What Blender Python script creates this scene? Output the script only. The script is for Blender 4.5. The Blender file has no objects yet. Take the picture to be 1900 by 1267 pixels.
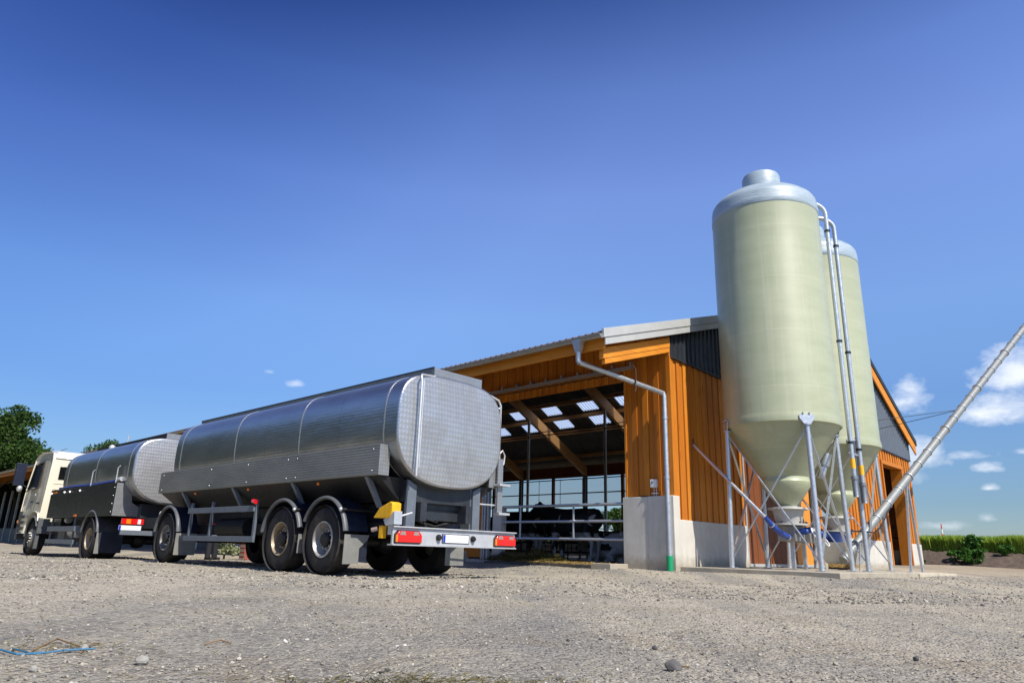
import bpy, bmesh, math, random
import numpy as np
from mathutils import Vector, Matrix
R_ = math.radians
random.seed(7); rng = np.random.default_rng(7)
scene = bpy.context.scene
COL = scene.collection

# ------------------------------------------------------------------ camera
PITCH, ROLL, CH = R_(16.61), R_(1.63), 0.416
fw = Vector((0, math.cos(PITCH), math.sin(PITCH))); up0 = Vector((0, -math.sin(PITCH), math.cos(PITCH))); r0 = Vector((1, 0, 0))
rt = r0*math.cos(ROLL) + up0*math.sin(ROLL); up = -r0*math.sin(ROLL) + up0*math.cos(ROLL)
cam = bpy.data.cameras.new('camera'); camo = bpy.data.objects.new('camera', cam); COL.objects.link(camo)
M4 = Matrix((rt, up, -fw)).transposed().to_4x4(); M4.translation = Vector((0, 0, CH)); camo.matrix_world = M4
cam.sensor_width = 36; cam.lens = 24.73; cam.clip_start = .05; cam.clip_end = 6000
scene.camera = camo

# ------------------------------------------------------------------ frames (metres): B = barn, T = milk lorry
FR = {'B': (3.699, 16.0, R_(45.68)), 'T': (-1.5917, 10.2111, R_(46.29)), 'W': (0, 0, 0)}
def toF(x, y, F):
    cx, cy, a = FR[F]; dx, dy = x-cx, y-cy
    return dx*math.cos(a)+dy*math.sin(a), -dx*math.sin(a)+dy*math.cos(a)
def fromF(X, Y, F):
    cx, cy, a = FR[F]
    return cx+X*math.cos(a)-Y*math.sin(a), cy+X*math.sin(a)+Y*math.cos(a)

# ------------------------------------------------------------------ sun, sky, exposure
EL = R_(50); DEL = R_(9); ab = FR['B'][2]
sx = math.sin(ab)*math.cos(DEL) - math.cos(ab)*math.sin(DEL)
sy = -math.cos(ab)*math.cos(DEL) - math.sin(ab)*math.sin(DEL)
S = Vector((sx*math.cos(EL), sy*math.cos(EL), math.sin(EL)))
sl = bpy.data.lights.new('sun', 'SUN'); sl.energy = 4.9; sl.angle = R_(.5); sl.color = (1, .945, .85)
so = bpy.data.objects.new('sun', sl); COL.objects.link(so); so.rotation_euler = S.to_track_quat('Z', 'Y').to_euler(); so.location = S*50
scene.view_settings.view_transform = 'Standard'; scene.view_settings.look = 'None'
scene.view_settings.exposure = 0.36; scene.view_settings.gamma = 1; scene.view_settings.use_curve_mapping = False
scene.cycles.max_bounces = 6; scene.cycles.sample_clamp_indirect = 6

world = bpy.data.worlds.new('World'); scene.world = world; world.use_nodes = True
wt = world.node_tree; wt.nodes.clear()
class NT:
    """tiny helper for node trees"""
    def __init__(s, t): s.t = t
    def n(s, typ, **k):
        nd = s.t.nodes.new(typ)
        for a, v in k.items(): setattr(nd, a, v)
        return nd
    def put(s, sock, v):
        if v is None: return
        if isinstance(v, bpy.types.NodeSocket): s.t.links.new(v, sock)
        elif isinstance(v, (tuple, list)) and len(v) == 3 and sock.type == 'RGBA': sock.default_value = (*v, 1)
        else: sock.default_value = v
    def m(s, op, a, b=None, c=None, clamp=False):
        nd = s.n('ShaderNodeMath', operation=op, use_clamp=clamp)
        for i, v in enumerate((a, b, c)): s.put(nd.inputs[i], v)
        return nd.outputs[0]
    def mix(s, f, a, b, blend='MIX'):
        nd = s.n('ShaderNodeMix', data_type='RGBA', blend_type=blend)
        s.put(nd.inputs[0], f); s.put(nd.inputs[6], a); s.put(nd.inputs[7], b)
        return nd.outputs[2]
    def ramp(s, f, stops, interp='LINEAR'):
        nd = s.n('ShaderNodeValToRGB'); cr = nd.color_ramp; cr.interpolation = interp
        while len(cr.elements) < len(stops): cr.elements.new(.5)
        for e, (p, c) in zip(cr.elements, stops):
            e.position = p; e.color = (*c, 1) if isinstance(c, (tuple, list)) else (c, c, c, 1)
        s.put(nd.inputs[0], f); return nd.outputs[0]
    def noise(s, vec, scale, detail=4, rough=.55, dist=0):
        nd = s.n('ShaderNodeTexNoise'); s.put(nd.inputs['Vector'], vec)
        nd.inputs['Scale'].default_value = scale; nd.inputs['Detail'].default_value = detail
        nd.inputs['Roughness'].default_value = rough; nd.inputs['Distortion'].default_value = dist
        return nd.outputs[0]
    def voro(s, vec, scale, feature='F1', out=0):
        nd = s.n('ShaderNodeTexVoronoi', feature=feature); s.put(nd.inputs['Vector'], vec); nd.inputs['Scale'].default_value = scale
        return nd.outputs[out]
    def mapping(s, vec, scale=(1, 1, 1), rot=(0, 0, 0), loc=(0, 0, 0)):
        nd = s.n('ShaderNodeMapping'); s.put(nd.inputs[0], vec); nd.inputs['Scale'].default_value = scale
        nd.inputs['Rotation'].default_value = rot; nd.inputs['Location'].default_value = loc
        return nd.outputs[0]
    def sep(s, vec):
        nd = s.n('ShaderNodeSeparateXYZ'); s.put(nd.inputs[0], vec); return nd.outputs
    def bump(s, h, strength=.3, dist=.01, nrm=None):
        nd = s.n('ShaderNodeBump'); s.put(nd.inputs['Height'], h); nd.inputs['Strength'].default_value = strength
        nd.inputs['Distance'].default_value = dist; s.put(nd.inputs['Normal'], nrm); return nd.outputs[0]

w = NT(wt)
sky = w.n('ShaderNodeTexSky', sky_type='NISHITA'); sky.sun_disc = False
sky.sun_elevation = EL; sky.sun_rotation = math.atan2(S.x, S.y); sky.ozone_density = 3.2; sky.dust_density = .4; sky.air_density = 1.0
d = w.n('ShaderNodeTexCoord').outputs['Generated']
x, y, z = w.sep(d)
el = w.m('ARCSINE', z); az = w.m('ARCTAN2', x, y)
# sky loses brightness upwards; unseen zenith dimmed further to cut ambient light
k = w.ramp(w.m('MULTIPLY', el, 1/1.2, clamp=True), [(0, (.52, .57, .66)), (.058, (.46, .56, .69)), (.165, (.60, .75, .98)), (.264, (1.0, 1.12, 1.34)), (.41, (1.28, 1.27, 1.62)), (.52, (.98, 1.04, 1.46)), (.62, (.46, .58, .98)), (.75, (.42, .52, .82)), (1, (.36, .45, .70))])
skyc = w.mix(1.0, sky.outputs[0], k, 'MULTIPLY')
# clear-sky polarisation: darkest patch lies about 90 degrees from the sun, high on the left
DD = Vector((math.sin(R_(-50))*math.cos(R_(46)), math.cos(R_(-50))*math.cos(R_(46)), math.sin(R_(46))))
dt = w.n('ShaderNodeVectorMath', operation='DOT_PRODUCT'); w.put(dt.inputs[0], d); dt.inputs[1].default_value = DD
skyc = w.mix(1.0, skyc, w.ramp(dt.outputs['Value'], [(.70, (1, 1, 1)), (.80, (.86, .90, .95)), (.88, (.60, .70, .82)), (.95, (.36, .48, .66)), (.99, (.30, .42, .62))]), 'MULTIPLY')
nz = w.noise(w.mapping(d, (1, 1, 1.6)), 26, 7, .6)
nb = w.noise(d, 8, 4, .6)
tot = None
for (a, b, wa, hb, s) in [(.521, .192, .036, .030, 1.0), (.530, .206, .022, .022, .9), (.612, .172, .062, .030, 1.0), (.650, .212, .055, .042, .95), (.578, .124, .030, .012, .75),
    (.598, .108, .018, .012, 1.0), (.5945, .0855, .013, .008, .95), (.527, .125, .042, .030, .75), (-.303, .211, .011, .008, .6), (-.339, .224, .008, .005, .3),
    (.537, .043, .035, .010, .45), (.587, .052, .012, .010, .5), (.66, .05, .04, .010, .35), (.70, .165, .05, .022, .8), (.499, .100, .03, .022, .45), (.635, .125, .016, .006, .6), (-.75, .1, .06, .015, .4), (.9, .3, .08, .04, .7), (-1.1, .25, .1, .04, .7)]:
    dx = w.m('DIVIDE', w.m('SUBTRACT', az, a), wa); dz = w.m('DIVIDE', w.m('SUBTRACT', el, b), hb)
    dz = w.m('MULTIPLY', dz, w.m('ADD', 1.25, w.m('MULTIPLY', w.m('LESS_THAN', dz, 0), .7)))
    r2 = w.m('SQRT', w.m('ADD', w.m('MULTIPLY', dx, dx), w.m('MULTIPLY', dz, dz)))
    v = w.m('SUBTRACT', 1.12, r2)
    v = w.m('ADD', v, w.m('MULTIPLY', w.m('SUBTRACT', nz, .5), 2.4))
    v = w.m('ADD', v, w.m('MULTIPLY', w.m('SUBTRACT', nb, .5), 1.2))
    v = w.m('MULTIPLY', w.m('SMOOTH_MIN', w.m('MAXIMUM', v, 0), 1.0, .3), s)
    v = w.m('MULTIPLY', v, w.m('LESS_THAN', r2, 2.2))
    tot = v if tot is None else w.m('MAXIMUM', tot, v)
shade = w.ramp(w.noise(w.mapping(d, (1, 1, 2.2), loc=(0, 0, .03)), 34, 5, .6), [(.3, (5.2, 5.9, 7.2)), (.62, (7.4, 7.7, 8.2))])
skyc = w.mix(w.m('MULTIPLY', tot, .92, clamp=True), skyc, shade)
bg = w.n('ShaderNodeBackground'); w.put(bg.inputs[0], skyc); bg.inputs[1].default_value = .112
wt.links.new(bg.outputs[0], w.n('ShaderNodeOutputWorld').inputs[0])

# ------------------------------------------------------------------ materials
def material(name, build):
    m = bpy.data.materials.new(name); m.use_nodes = True; t = m.node_tree
    b = t.nodes['Principled BSDF']; build(NT(t), b); return m
def P(b, n, **k):
    names = dict(color='Base Color', rough='Roughness', metal='Metallic', normal='Normal', coat='Coat Weight', coatr='Coat Roughness', trans='Transmission Weight', spec='Specular IOR Level', alpha='Alpha', ani='Anisotropic')
    for a, v in k.items(): n.put(b.inputs[names[a]], v)
def obc(n): return n.n('ShaderNodeTexCoord').outputs['Object']
def simple(name, col, rough=.5, metal=0, var=.15, scale=6, bump=0, coat=0, dirt=None, dirts=.5, spec=.5, bscale=60):
    def f(n, b):
        c = obc(n); v = n.noise(c, scale, 6, .65)
        colr = n.ramp(v, [(.3, tuple(x*(1-var) for x in col)), (.7, tuple(min(1, x*(1+var)) for x in col))])
        if dirt is not None:
            dn = n.noise(n.mapping(c, (1, 1, .35)), 2.3, 8, .7)
            colr = n.mix(n.ramp(dn, [(.5, 0.), (.68, dirts)]), colr, dirt)
        P(b, n, color=colr, metal=metal, coat=coat, coatr=.08, spec=spec)
        P(b, n, rough=n.ramp(n.noise(c, scale*3, 5, .6), [(.3, max(.03, rough-.08)), (.7, min(1, rough+.1))]))
        if bump: P(b, n, normal=n.bump(n.noise(c, bscale, 6, .6), bump, .004))
    return material(name, f)

def wood(name, cols, rough=.55, grain_axis='z', var=.75):
    def f(n, b):
        c = obc(n)
        isl = n.n('ShaderNodeNewGeometry').outputs['Random Per Island']
        off = n.n('ShaderNodeCombineXYZ'); n.put(off.inputs[0], n.m('MULTIPLY', isl, 13.7)); n.put(off.inputs[1], n.m('MULTIPLY', isl, 7.1)); n.put(off.inputs[2], n.m('MULTIPLY', isl, 31))
        va = n.n('ShaderNodeVectorMath', operation='ADD'); n.put(va.inputs[0], c); n.put(va.inputs[1], off.outputs[0])
        sc = {'z': (28, 28, 1.3), 'x': (1.3, 28, 28), 'y': (28, 1.3, 28)}[grain_axis]
        g = n.noise(n.mapping(va.outputs[0], sc), 1.0, 7, .65, .6)
        base = n.ramp(g, [(.25, cols[0]), (.5, cols[1]), (.75, cols[2])])
        kn = n.voro(n.mapping(va.outputs[0], tuple(min(1, .22*q**.5)*(1.0 if q < 2 else 1.0)*3.4 for q in sc)), 1.0)
        base = n.mix(n.ramp(kn, [(.05, .75), (.13, 0.)]), base, tuple(q*.32 for q in cols[0]))
        base = n.mix(n.m('MULTIPLY', isl, var), base, cols[0])
        bl = n.noise(c, 1.1, 5, .6)
        base = n.mix(n.ramp(bl, [(.45, 0.), (.75, .3)]), base, tuple(q*.6 for q in cols[1]))
        P(b, n, color=base, rough=rough, spec=.35, normal=n.bump(g, .35, .003))
    return material(name, f)

M = {}
M['wood_v'] = wood('orange_larch_boards', [(.40, .115, .010), (.60, .205, .016), (.74, .31, .038)])
M['wood_x'] = wood('orange_larch_beam', [(.48, .15, .014), (.66, .24, .02), (.78, .33, .045)], grain_axis='x', var=.2)
M['wood_y'] = wood('orange_larch_fascia', [(.48, .15, .014), (.66, .24, .02), (.78, .33, .045)], grain_axis='y', var=.2)
M['glulam'] = wood('pale_glulam', [(.46, .22, .075), (.60, .32, .12), (.70, .40, .17)], grain_axis='x', var=.3)
M['glulam_y'] = wood('pale_purlin', [(.42, .21, .08), (.55, .30, .12), (.64, .37, .17)], grain_axis='y', var=.3)
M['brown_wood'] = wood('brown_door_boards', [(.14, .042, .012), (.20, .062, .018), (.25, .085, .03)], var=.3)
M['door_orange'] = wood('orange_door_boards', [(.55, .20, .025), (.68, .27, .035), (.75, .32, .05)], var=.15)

def galv_(name, c0=(.46, .49, .52), c1=(.62, .65, .68), rough=.42, metal=.75):
    def f(n, b):
        c = obc(n)
        v = n.voro(c, 55, 'F1', 1); s_ = n.n('ShaderNodeSeparateColor'); n.put(s_.inputs[0], v)
        big = n.noise(c, 3, 5, .6)
        P(b, n, color=n.mix(n.m('ADD', n.m('MULTIPLY', s_.outputs[0], .5), n.m('MULTIPLY', big, .5)), c0, c1), metal=metal, rough=n.ramp(n.noise(c, 18, 4), [(.3, rough-.1), (.7, rough+.14)]))
    return material(name, f)
M['galv'] = galv_('galvanised_steel'); M['galv_dark'] = galv_('weathered_galvanised_steel', (.2, .22, .24), (.32, .35, .37), .5)

M['auger'] = galv_('dull_auger_steel', (.20, .21, .205), (.30, .31, .30), .55, .4)
def stainless(kind):
    def f(n, b):
        c = obc(n)
        x, y, z = n.sep(c)
        if kind == 'rib':      # fine lengthwise ribs pressed in the cladding + sheet waviness
            rib = n.m('SINE', n.m('MULTIPLY', z, 120)); rib2 = n.m('SINE', n.m('MULTIPLY', x, 120))
            hgt = n.m('ADD', n.m('MULTIPLY', rib, .5), n.m('MULTIPLY', n.m('SINE', n.m('MULTIPLY', y, 90)), .12))
            col = n.ramp(n.noise(n.mapping(c, (1, .25, 1)), 3, 5, .6), [(.3, (.36, .37, .375)), (.7, (.48, .49, .50))])
            # joint tone per sheet
            sh = n.m('FRACT', n.m('DIVIDE', n.m('ADD', y, 50), 1.21))
            col = n.mix(n.ramp(sh, [(.0, .55), (.012, 0.)]), col, (.07, .07, .075))
            nr = n.bump(hgt, .22, .003); nr = n.bump(n.noise(n.mapping(c, (1, .5, 1)), 2.2, 3), .3, .05, nr)
            P(b, n, color=col, metal=.93, rough=.33, normal=nr)
        else:                  # diamond pressed
            sc = 52 if kind == 'dia' else 75
            for_ = n.m('ADD', x, y)
            a = n.m('SINE', n.m('MULTIPLY', n.m('ADD', for_, n.m('MULTIPLY', z, .75)), sc)); c2 = n.m('SINE', n.m('MULTIPLY', n.m('SUBTRACT', for_, n.m('MULTIPLY', z, .75)), sc))
            hgt = n.m('MULTIPLY', a, c2)
            base = (.54, .54, .53) if kind == 'dia' else (.40, .41, .41)
            col = n.mix(n.m('MULTIPLY', n.ramp(hgt, [(.1, 1.), (.6, 0.)]), .28), base, (.17, .175, .18))
            dn = n.noise(n.mapping(c, (1, 1, .5)), 2.6, 6, .65)
            col = n.mix(n.ramp(dn, [(.45, 0.), (.62, .5)]), col, (.27, .27, .265))
            nr = n.bump(hgt, .28, .004); nr = n.bump(n.noise(c, 1.8, 3), .4, .06, nr)
            P(b, n, color=col, metal=.62, rough=n.ramp(dn, [(.4, .34), (.7, .5)]), normal=nr)
    return material('stainless_'+kind, f)
M['ss_rib'] = stainless('rib'); M['ss_dia'] = stainless('dia'); M['ss_fine'] = stainless('fine')
def _cab(n, b):
    c = obc(n); x, y, z = n.sep(c)
    rib = n.m('SINE', n.m('MULTIPLY', z, 150))
    dn = n.noise(n.mapping(c, (1, .3, 1)), 2.0, 7, .7)
    P(b, n, color=n.ramp(dn, [(.3, (.20, .205, .19)), (.7, (.32, .315, .28))]), metal=.6, rough=.45, normal=n.bump(rib, .4, .004))
M['ss_dark'] = material('dull_dark_cladding', _cab)
M['alu'] = simple('brushed_aluminium', (.60, .61, .61), .45, .55, .1, 5, .1)
M['band'] = simple('dull_strap_steel', (.36, .37, .38), .4, .7, .1, 5, .05)
M['alu_frame'] = simple('light_grey_channel', (.50, .51, .52), .5, .3, .08, 4, .05, dirt=(.25, .23, .2), dirts=.3)
M['chassis'] = simple('blue_black_chassis_paint', (.020, .024, .030), .45, 0, .3, 5, .1, dirt=(.07, .065, .055), dirts=.5)
M['postgrey'] = simple('blue_grey_painted_steel', (.13, .15, .175), .5, .1, .12, 5, .08)
M['black'] = simple('black_steel', (.010, .010, .011), .55, 0, .3, 6)
M['rubber'] = simple('tyre_rubber', (.022, .021, .021), .8, 0, .3, 9, .25, dirt=(.085, .075, .06), dirts=.65, spec=.3)
M['fender'] = simple('dark_grey_plastic', (.035, .037, .042), .5, 0, .2, 8, .05, dirt=(.1, .1, .095), dirts=.35)
M['fender_lip'] = simple('grey_plastic', (.095, .10, .105), .45, 0, .15, 8, .05)
M['flap'] = simple('dusty_grey_flap', (.19, .19, .175), .7, 0, .2, 4, .1, dirt=(.3, .28, .23), dirts=.5)
M['navy'] = simple('navy_black_plastic', (.012, .016, .032), .35, 0, .3, 6)
M['rim'] = simple('painted_rim', (.48, .47, .45), .42, .5, .2, 12, 0, dirt=(.16, .12, .08), dirts=.8)
M['rim_dark'] = simple('grimy_rim', (.20, .19, .18), .5, .4, .3, 12, 0, dirt=(.06, .05, .04), dirts=.9)
M['rim_rust'] = simple('brownish_rim', (.36, .29, .2), .5, .4, .3, 10, 0, dirt=(.12, .07, .03), dirts=.9)
M['red'] = simple('red_lens', (.70, .012, .015), .18, 0, .12, 20, 0, coat=.6)
M['amber'] = simple('amber_lens', (.95, .23, .01), .2, 0, .1, 20, 0, coat=.5)
M['clear'] = simple('smoky_clear_lens', (.30, .22, .20), .15, 0, .15, 20, 0, coat=.8)
M['white_lens'] = simple('white_lens', (.75, .75, .75), .15, 0, .05, 20, 0, coat=.8)
M['yellow'] = simple('yellow_plastic', (.84, .44, .012), .4, 0, .1, 8, .05, dirt=(.25, .14, .02), dirts=.4)
M['plate'] = simple('plate_white', (.78, .79, .80), .35, 0, .04, 8)
M['plate_blue'] = simple('plate_blue', (.01, .03, .45), .35, 0, .1, 8)
M['cab'] = simple('cream_white_lorry_paint', (.74, .69, .54), .22, 0, .05, 2, 0, coat=.6, dirt=(.5, .46, .38), dirts=.25)
M['glass'] = simple('dark_cab_glass', (.004, .005, .006), .12, 0, .2, 2, 0, spec=.3)
M['blue'] = simple('blue_hose', (.015, .05, .28), .4, 0, .2, 10)
M['motor'] = simple('blue_motor_paint', (.015, .055, .24), .4, 0, .2, 10, .05)
M['concrete'] = simple('pale_cast_concrete', (.56, .53, .46), .85, 0, .08, 2.2, .35, dirt=(.33, .30, .24), dirts=.5, bscale=30)
def _plinth(n, b):
    c = obc(n); x, y, z = n.sep(c)
    v = n.noise(c, 2.0, 6, .65); st = n.noise(n.mapping(c, (5, 5, .5)), 1.6, 6, .65)
    col = n.ramp(v, [(.3, (.50, .475, .41)), (.7, (.60, .575, .51))])
    col = n.mix(n.ramp(st, [(.5, 0.), (.75, .38)]), col, (.33, .31, .26))
    sp = n.m('ADD', z, n.m('MULTIPLY', n.noise(c, 5, 5, .7), -.45))
    col = n.mix(n.ramp(sp, [(-.02, .75), (.22, 0.)]), col, (.30, .255, .18))
    pits = n.ramp(n.voro(c, 16), [(.03, .7), (.07, 0.)])
    col = n.mix(pits, col, (.22, .2, .17))
    P(b, n, color=col, rough=.9, normal=n.bump(n.noise(c, 28, 6, .65), .35, .004))
M['concrete'] = material('splashed_cast_concrete', _plinth)
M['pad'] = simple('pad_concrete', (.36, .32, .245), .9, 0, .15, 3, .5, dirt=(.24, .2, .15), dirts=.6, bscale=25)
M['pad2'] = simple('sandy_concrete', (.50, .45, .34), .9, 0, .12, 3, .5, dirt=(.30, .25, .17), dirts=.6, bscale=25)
M['floor'] = simple('barn_floor', (.11, .10, .085), .9, 0, .3, 2, .4)
M['sheet_dark'] = simple('dark_and_shaded_sheet', (.028, .031, .036), .42, .3, .2, 2, .03)  # near black puts the gable's shade into the colour; trims are plain dark
M['sheet_grey'] = simple('grey_gable_sheet', (.16, .18, .205), .42, .3, .08, 1.5, .03)
M['roof_red'] = simple('red_brown_fibre_cement', (.16, .085, .07), .8, 0, .2, 2, .2, dirt=(.09, .08, .075), dirts=.6)
M['roof_under'] = simple('fibre_cement_underside', (.12, .115, .105), .85, 0, .2, 2, .2)
M['trim'] = simple('light_grey_sheet_trim', (.50, .50, .47), .4, .2, .08, 2, .03)
M['zinc'] = simple('zinc_gutter', (.40, .39, .36), .38, .7, .12, 4, .03)
M['black_rail'] = simple('dark_steel_rail', (.05, .055, .06), .4, .6, .25, 10)
M['green_pipe'] = simple('green_pvc', (.008, .30, .12), .4, 0, .08, 6)
M['white_pl'] = simple('white_plastic', (.72, .72, .70), .4, 0, .05, 10)
M['cow_wood'] = simple('straw', (.42, .28, .10), .9, 0, .35, 60, .6)
M['sticker'] = simple('yellow_sticker', (.85, .45, .02), .5, 0, .1, 30)

def _grp(n, b):
    c = obc(n); x, y, z = n.sep(c)
    v = n.noise(n.mapping(c, (.6, .6, 2.2)), 1.6, 5, .6); fine = n.noise(n.mapping(c, (4, 4, 40)), 1.5, 4, .6)
    col = n.ramp(v, [(.3, (.33, .355, .215)), (.7, (.40, .42, .27))])
    col = n.mix(n.m('MULTIPLY', fine, .35), col, (.39, .41, .255))
    ring = n.m('FRACT', n.m('DIVIDE', z, 1.27))
    col = n.mix(n.ramp(ring, [(0., .25), (.012, 0.), (.985, 0.), (1., .25)]), col, (.60, .58, .40))
    st = n.noise(n.mapping(c, (3.5, 3.5, .12)), 2.2, 5, .6)
    col = n.mix(n.ramp(st, [(.54, 0.), (.72, .35)]), col, (.50, .50, .38))
    gr = n.noise(n.mapping(c, (6, 6, .22), loc=(3, 1, 0)), 1.7, 6, .7)
    col = n.mix(n.ramp(gr, [(.56, 0.), (.76, .4)]), col, (.24, .26, .15))
    nr = n.bump(n.noise(n.mapping(c, (1, 1, 3)), 9, 5, .6), .12, .01); nr = n.bump(n.noise(n.mapping(c, (1, 1, .5)), 1.2, 2), .2, .05, nr)
    P(b, n, color=col, rough=.48, coat=.3, coatr=.2, normal=nr)
M['grp'] = material('olive_glass_fibre', _grp)
def _cap(n, b):
    c = obc(n); x, y, z = n.sep(c)
    col = n.ramp(n.noise(n.mapping(c, (1, 1, 4)), 3, 5, .6), [(.3, (.30, .37, .41)), (.7, (.40, .475, .515))])
    P(b, n, color=col, rough=.42, coat=.25, coatr=.2, normal=n.bump(n.noise(n.mapping(c, (1, 1, 9)), 3, 5, .6), .6, .02))
M['cap'] = material('pale_blue_glass_fibre', _cap)
def _skyl(n, b):
    P(b, n, color=(.86, .90, .95), rough=.35, trans=.0, alpha=1.0)
    t = n.t; tr = n.n('ShaderNodeBsdfTranslucent'); tr.inputs[0].default_value = (.86, .90, .96, 1)
    tp = n.n('ShaderNodeBsdfTransparent'); tp.inputs[0].default_value = (.8, .86, .95, 1)
    mx = n.n('ShaderNodeMixShader'); mx.inputs[0].default_value = .45
    t.links.new(tr.outputs[0], mx.inputs[1]); t.links.new(tp.outputs[0], mx.inputs[2])
    mx2 = n.n('ShaderNodeMixShader'); mx2.inputs[0].default_value = .88
    t.links.new(b.outputs[0], mx2.inputs[1]); t.links.new(mx.outputs[0], mx2.inputs[2])
    t.links.new(mx2.outputs[0], t.nodes['Material Output'].inputs[0])
M['skylight'] = material('translucent_sheet', _skyl)
def _curt(n, b):
    t = n.t; c = obc(n)
    col = n.ramp(n.noise(n.mapping(c, (1, 1, 3)), 1.5, 4), [(.3, (.82, .82, .82)), (.7, (.88, .87, .86))])
    n.put(b.inputs['Base Color'], col)
    tr = n.n('ShaderNodeBsdfTranslucent'); n.put(tr.inputs[0], col)
    tp = n.n('ShaderNodeBsdfTransparent'); tp.inputs[0].default_value = (1, .93, .86, 1)
    mx = n.n('ShaderNodeMixShader'); mx.inputs[0].default_value = .6
    t.links.new(tr.outputs[0], mx.inputs[1]); t.links.new(tp.outputs[0], mx.inputs[2])
    mx2 = n.n('ShaderNodeMixShader'); mx2.inputs[0].default_value = .9
    t.links.new(b.outputs[0], mx2.inputs[1]); t.links.new(mx.outputs[0], mx2.inputs[2])
    t.links.new(mx2.outputs[0], t.nodes['Material Output'].inputs[0])
M['curtain'] = material('windbreak_netting', _curt)

def _ground(n, b):
    c = n.n('ShaderNodeNewGeometry').outputs['Position']
    fine = n.voro(c, 62, 'F1', 1); sc = n.n('ShaderNodeSeparateColor'); n.put(sc.inputs[0], fine)
    fine2 = n.voro(c, 24, 'F1', 1); sc2 = n.n('ShaderNodeSeparateColor'); n.put(sc2.inputs[0], fine2)
    big = n.noise(n.mapping(c, (1, 1.8, 1)), .32, 6, .6); mid = n.noise(c, 1.7, 7, .7); sm = n.noise(c, 14, 7, .75)
    base = n.ramp(big, [(.34, (.235, .213, .170)), (.5, (.345, .308, .235)), (.66, (.42, .362, .255))])
    base = n.mix(n.ramp(mid, [(.4, 0.), (.7, .55)]), base, (.25, .235, .205))
    base = n.mix(n.ramp(sm, [(.45, 0.), (.75, .55)]), base, (.44, .41, .345))
    lane = n.noise(n.mapping(c, (1.0, .14, 1), rot=(0, 0, R_(-49))), .75, 4, .55)
    base = n.mix(n.ramp(lane, [(.50, 0.), (.58, .75)]), base, (.45, .395, .30))
    base = n.mix(n.ramp(lane, [(.38, .7), (.46, 0.)]), base, (.20, .19, .175))
    dirt = n.noise(n.mapping(c, (1, 1, 1), loc=(5, 3, 0)), .8, 6, .7)
    base = n.mix(n.ramp(dirt, [(.54, 0.), (.68, .6)]), base, (.30, .235, .15))
    base = n.mix(n.ramp(sc.outputs[0], [(.55, 0.), (1., .55)]), base, (.49, .46, .40))
    base = n.mix(n.ramp(sc.outputs[1], [(.80, 0.), (.95, .55)]), base, (.09, .088, .085))
    base = n.mix(n.ramp(sc2.outputs[2], [(.86, 0.), (.98, .5)]), base, (.13, .125, .12))
    # gravel turns greyer and darker towards the camera, edge broken by noise
    yy_ = n.m('ADD', n.sep(c)[1], n.m('MULTIPLY', n.m('SUBTRACT', n.noise(c, .55, 5, .6), .5), 6))
    base = n.mix(n.m('MULTIPLY', n.m('SUBTRACT', 1.0, n.m('DIVIDE', n.m('SUBTRACT', yy_, 3.0), 5.0, clamp=True)), .5), base, n.mix(1.0, base, (.60, .62, .66), 'MULTIPLY'))
    # sandy soil towards the field side, grass beyond (world x)
    x, y, z = n.sep(c)
    far = n.ramp(n.m('DIVIDE', n.m('ADD', n.m('MULTIPLY', x, .70), n.m('MULTIPLY', y, .7155)), 60.0, clamp=True), [(.44, 0.), (.56, 1.)])
    far = n.m('MULTIPLY', far, n.ramp(x, [(0.0, 0.), (1., 1.)]))
    sandy = n.mix(n.m('MULTIPLY', sm, .6), (.30, .235, .15), (.40, .33, .23))
    xs = n.m('MULTIPLY', far, n.ramp(n.noise(c, .5, 5, .6), [(.3, .6), (.6, 1.)]))
    base = n.mix(xs, base, sandy)
    grass = n.m('DIVIDE', n.m('SUBTRACT', n.m('SQRT', n.m('ADD', n.m('MULTIPLY', x, x), n.m('MULTIPLY', y, y))), 72), 8, clamp=True)
    base = n.mix(grass, base, (.055, .10, .02))
    h = n.m('ADD', n.m('MULTIPLY', n.voro(c, 62), -.9), n.m('MULTIPLY', n.voro(c, 24), -1.0)); h = n.m('ADD', h, n.m('MULTIPLY', sm, .9))
    P(b, n, color=base, rough=.95, spec=.2, normal=n.bump(h, .8, .018))
M['ground'] = material('gravel_yard', _ground)
def _stone(n, b):
    isl = n.n('ShaderNodeNewGeometry').outputs['Random Per Island']
    col = n.ramp(isl, [(0, (.085, .08, .075)), (.13, (.16, .15, .132)), (.35, (.28, .256, .205)), (.7, (.37, .335, .262)), (.92, (.45, .41, .335)), (1, (.56, .53, .46))])
    c = obc(n)
    col = n.mix(n.m('MULTIPLY', n.noise(c, 90, 4), .5), col, (.17, .158, .142))
    P(b, n, color=col, rough=.92, spec=.2, normal=n.bump(n.noise(c, 160, 4), .4, .003))
M['stone'] = material('crushed_stone', _stone)
def leafm(name, c0, c1, c2):
    def f(n, b):
        isl = n.n('ShaderNodeNewGeometry').outputs['Random Per Island']
        col = n.ramp(isl, [(0, c0), (.5, c1), (1, c2)])
        big = n.noise(obc(n), .9, 4)
        col = n.mix(n.ramp(big, [(.35, .5), (.6, 0.)]), col, c0)
        P(b, n, color=col, rough=.6, spec=.25)
        t = n.t; tr = n.n('ShaderNodeBsdfTranslucent'); n.put(tr.inputs[0], col)
        mx = n.n('ShaderNodeMixShader'); mx.inputs[0].default_value = .3
        t.links.new(b.outputs[0], mx.inputs[1]); t.links.new(tr.outputs[0], mx.inputs[2]); t.links.new(mx.outputs[0], t.nodes['Material Output'].inputs[0])
    return material(name, f)
M['leaf'] = leafm('tree_leaves', (.022, .052, .010), (.045, .10, .016), (.085, .16, .025))
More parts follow.
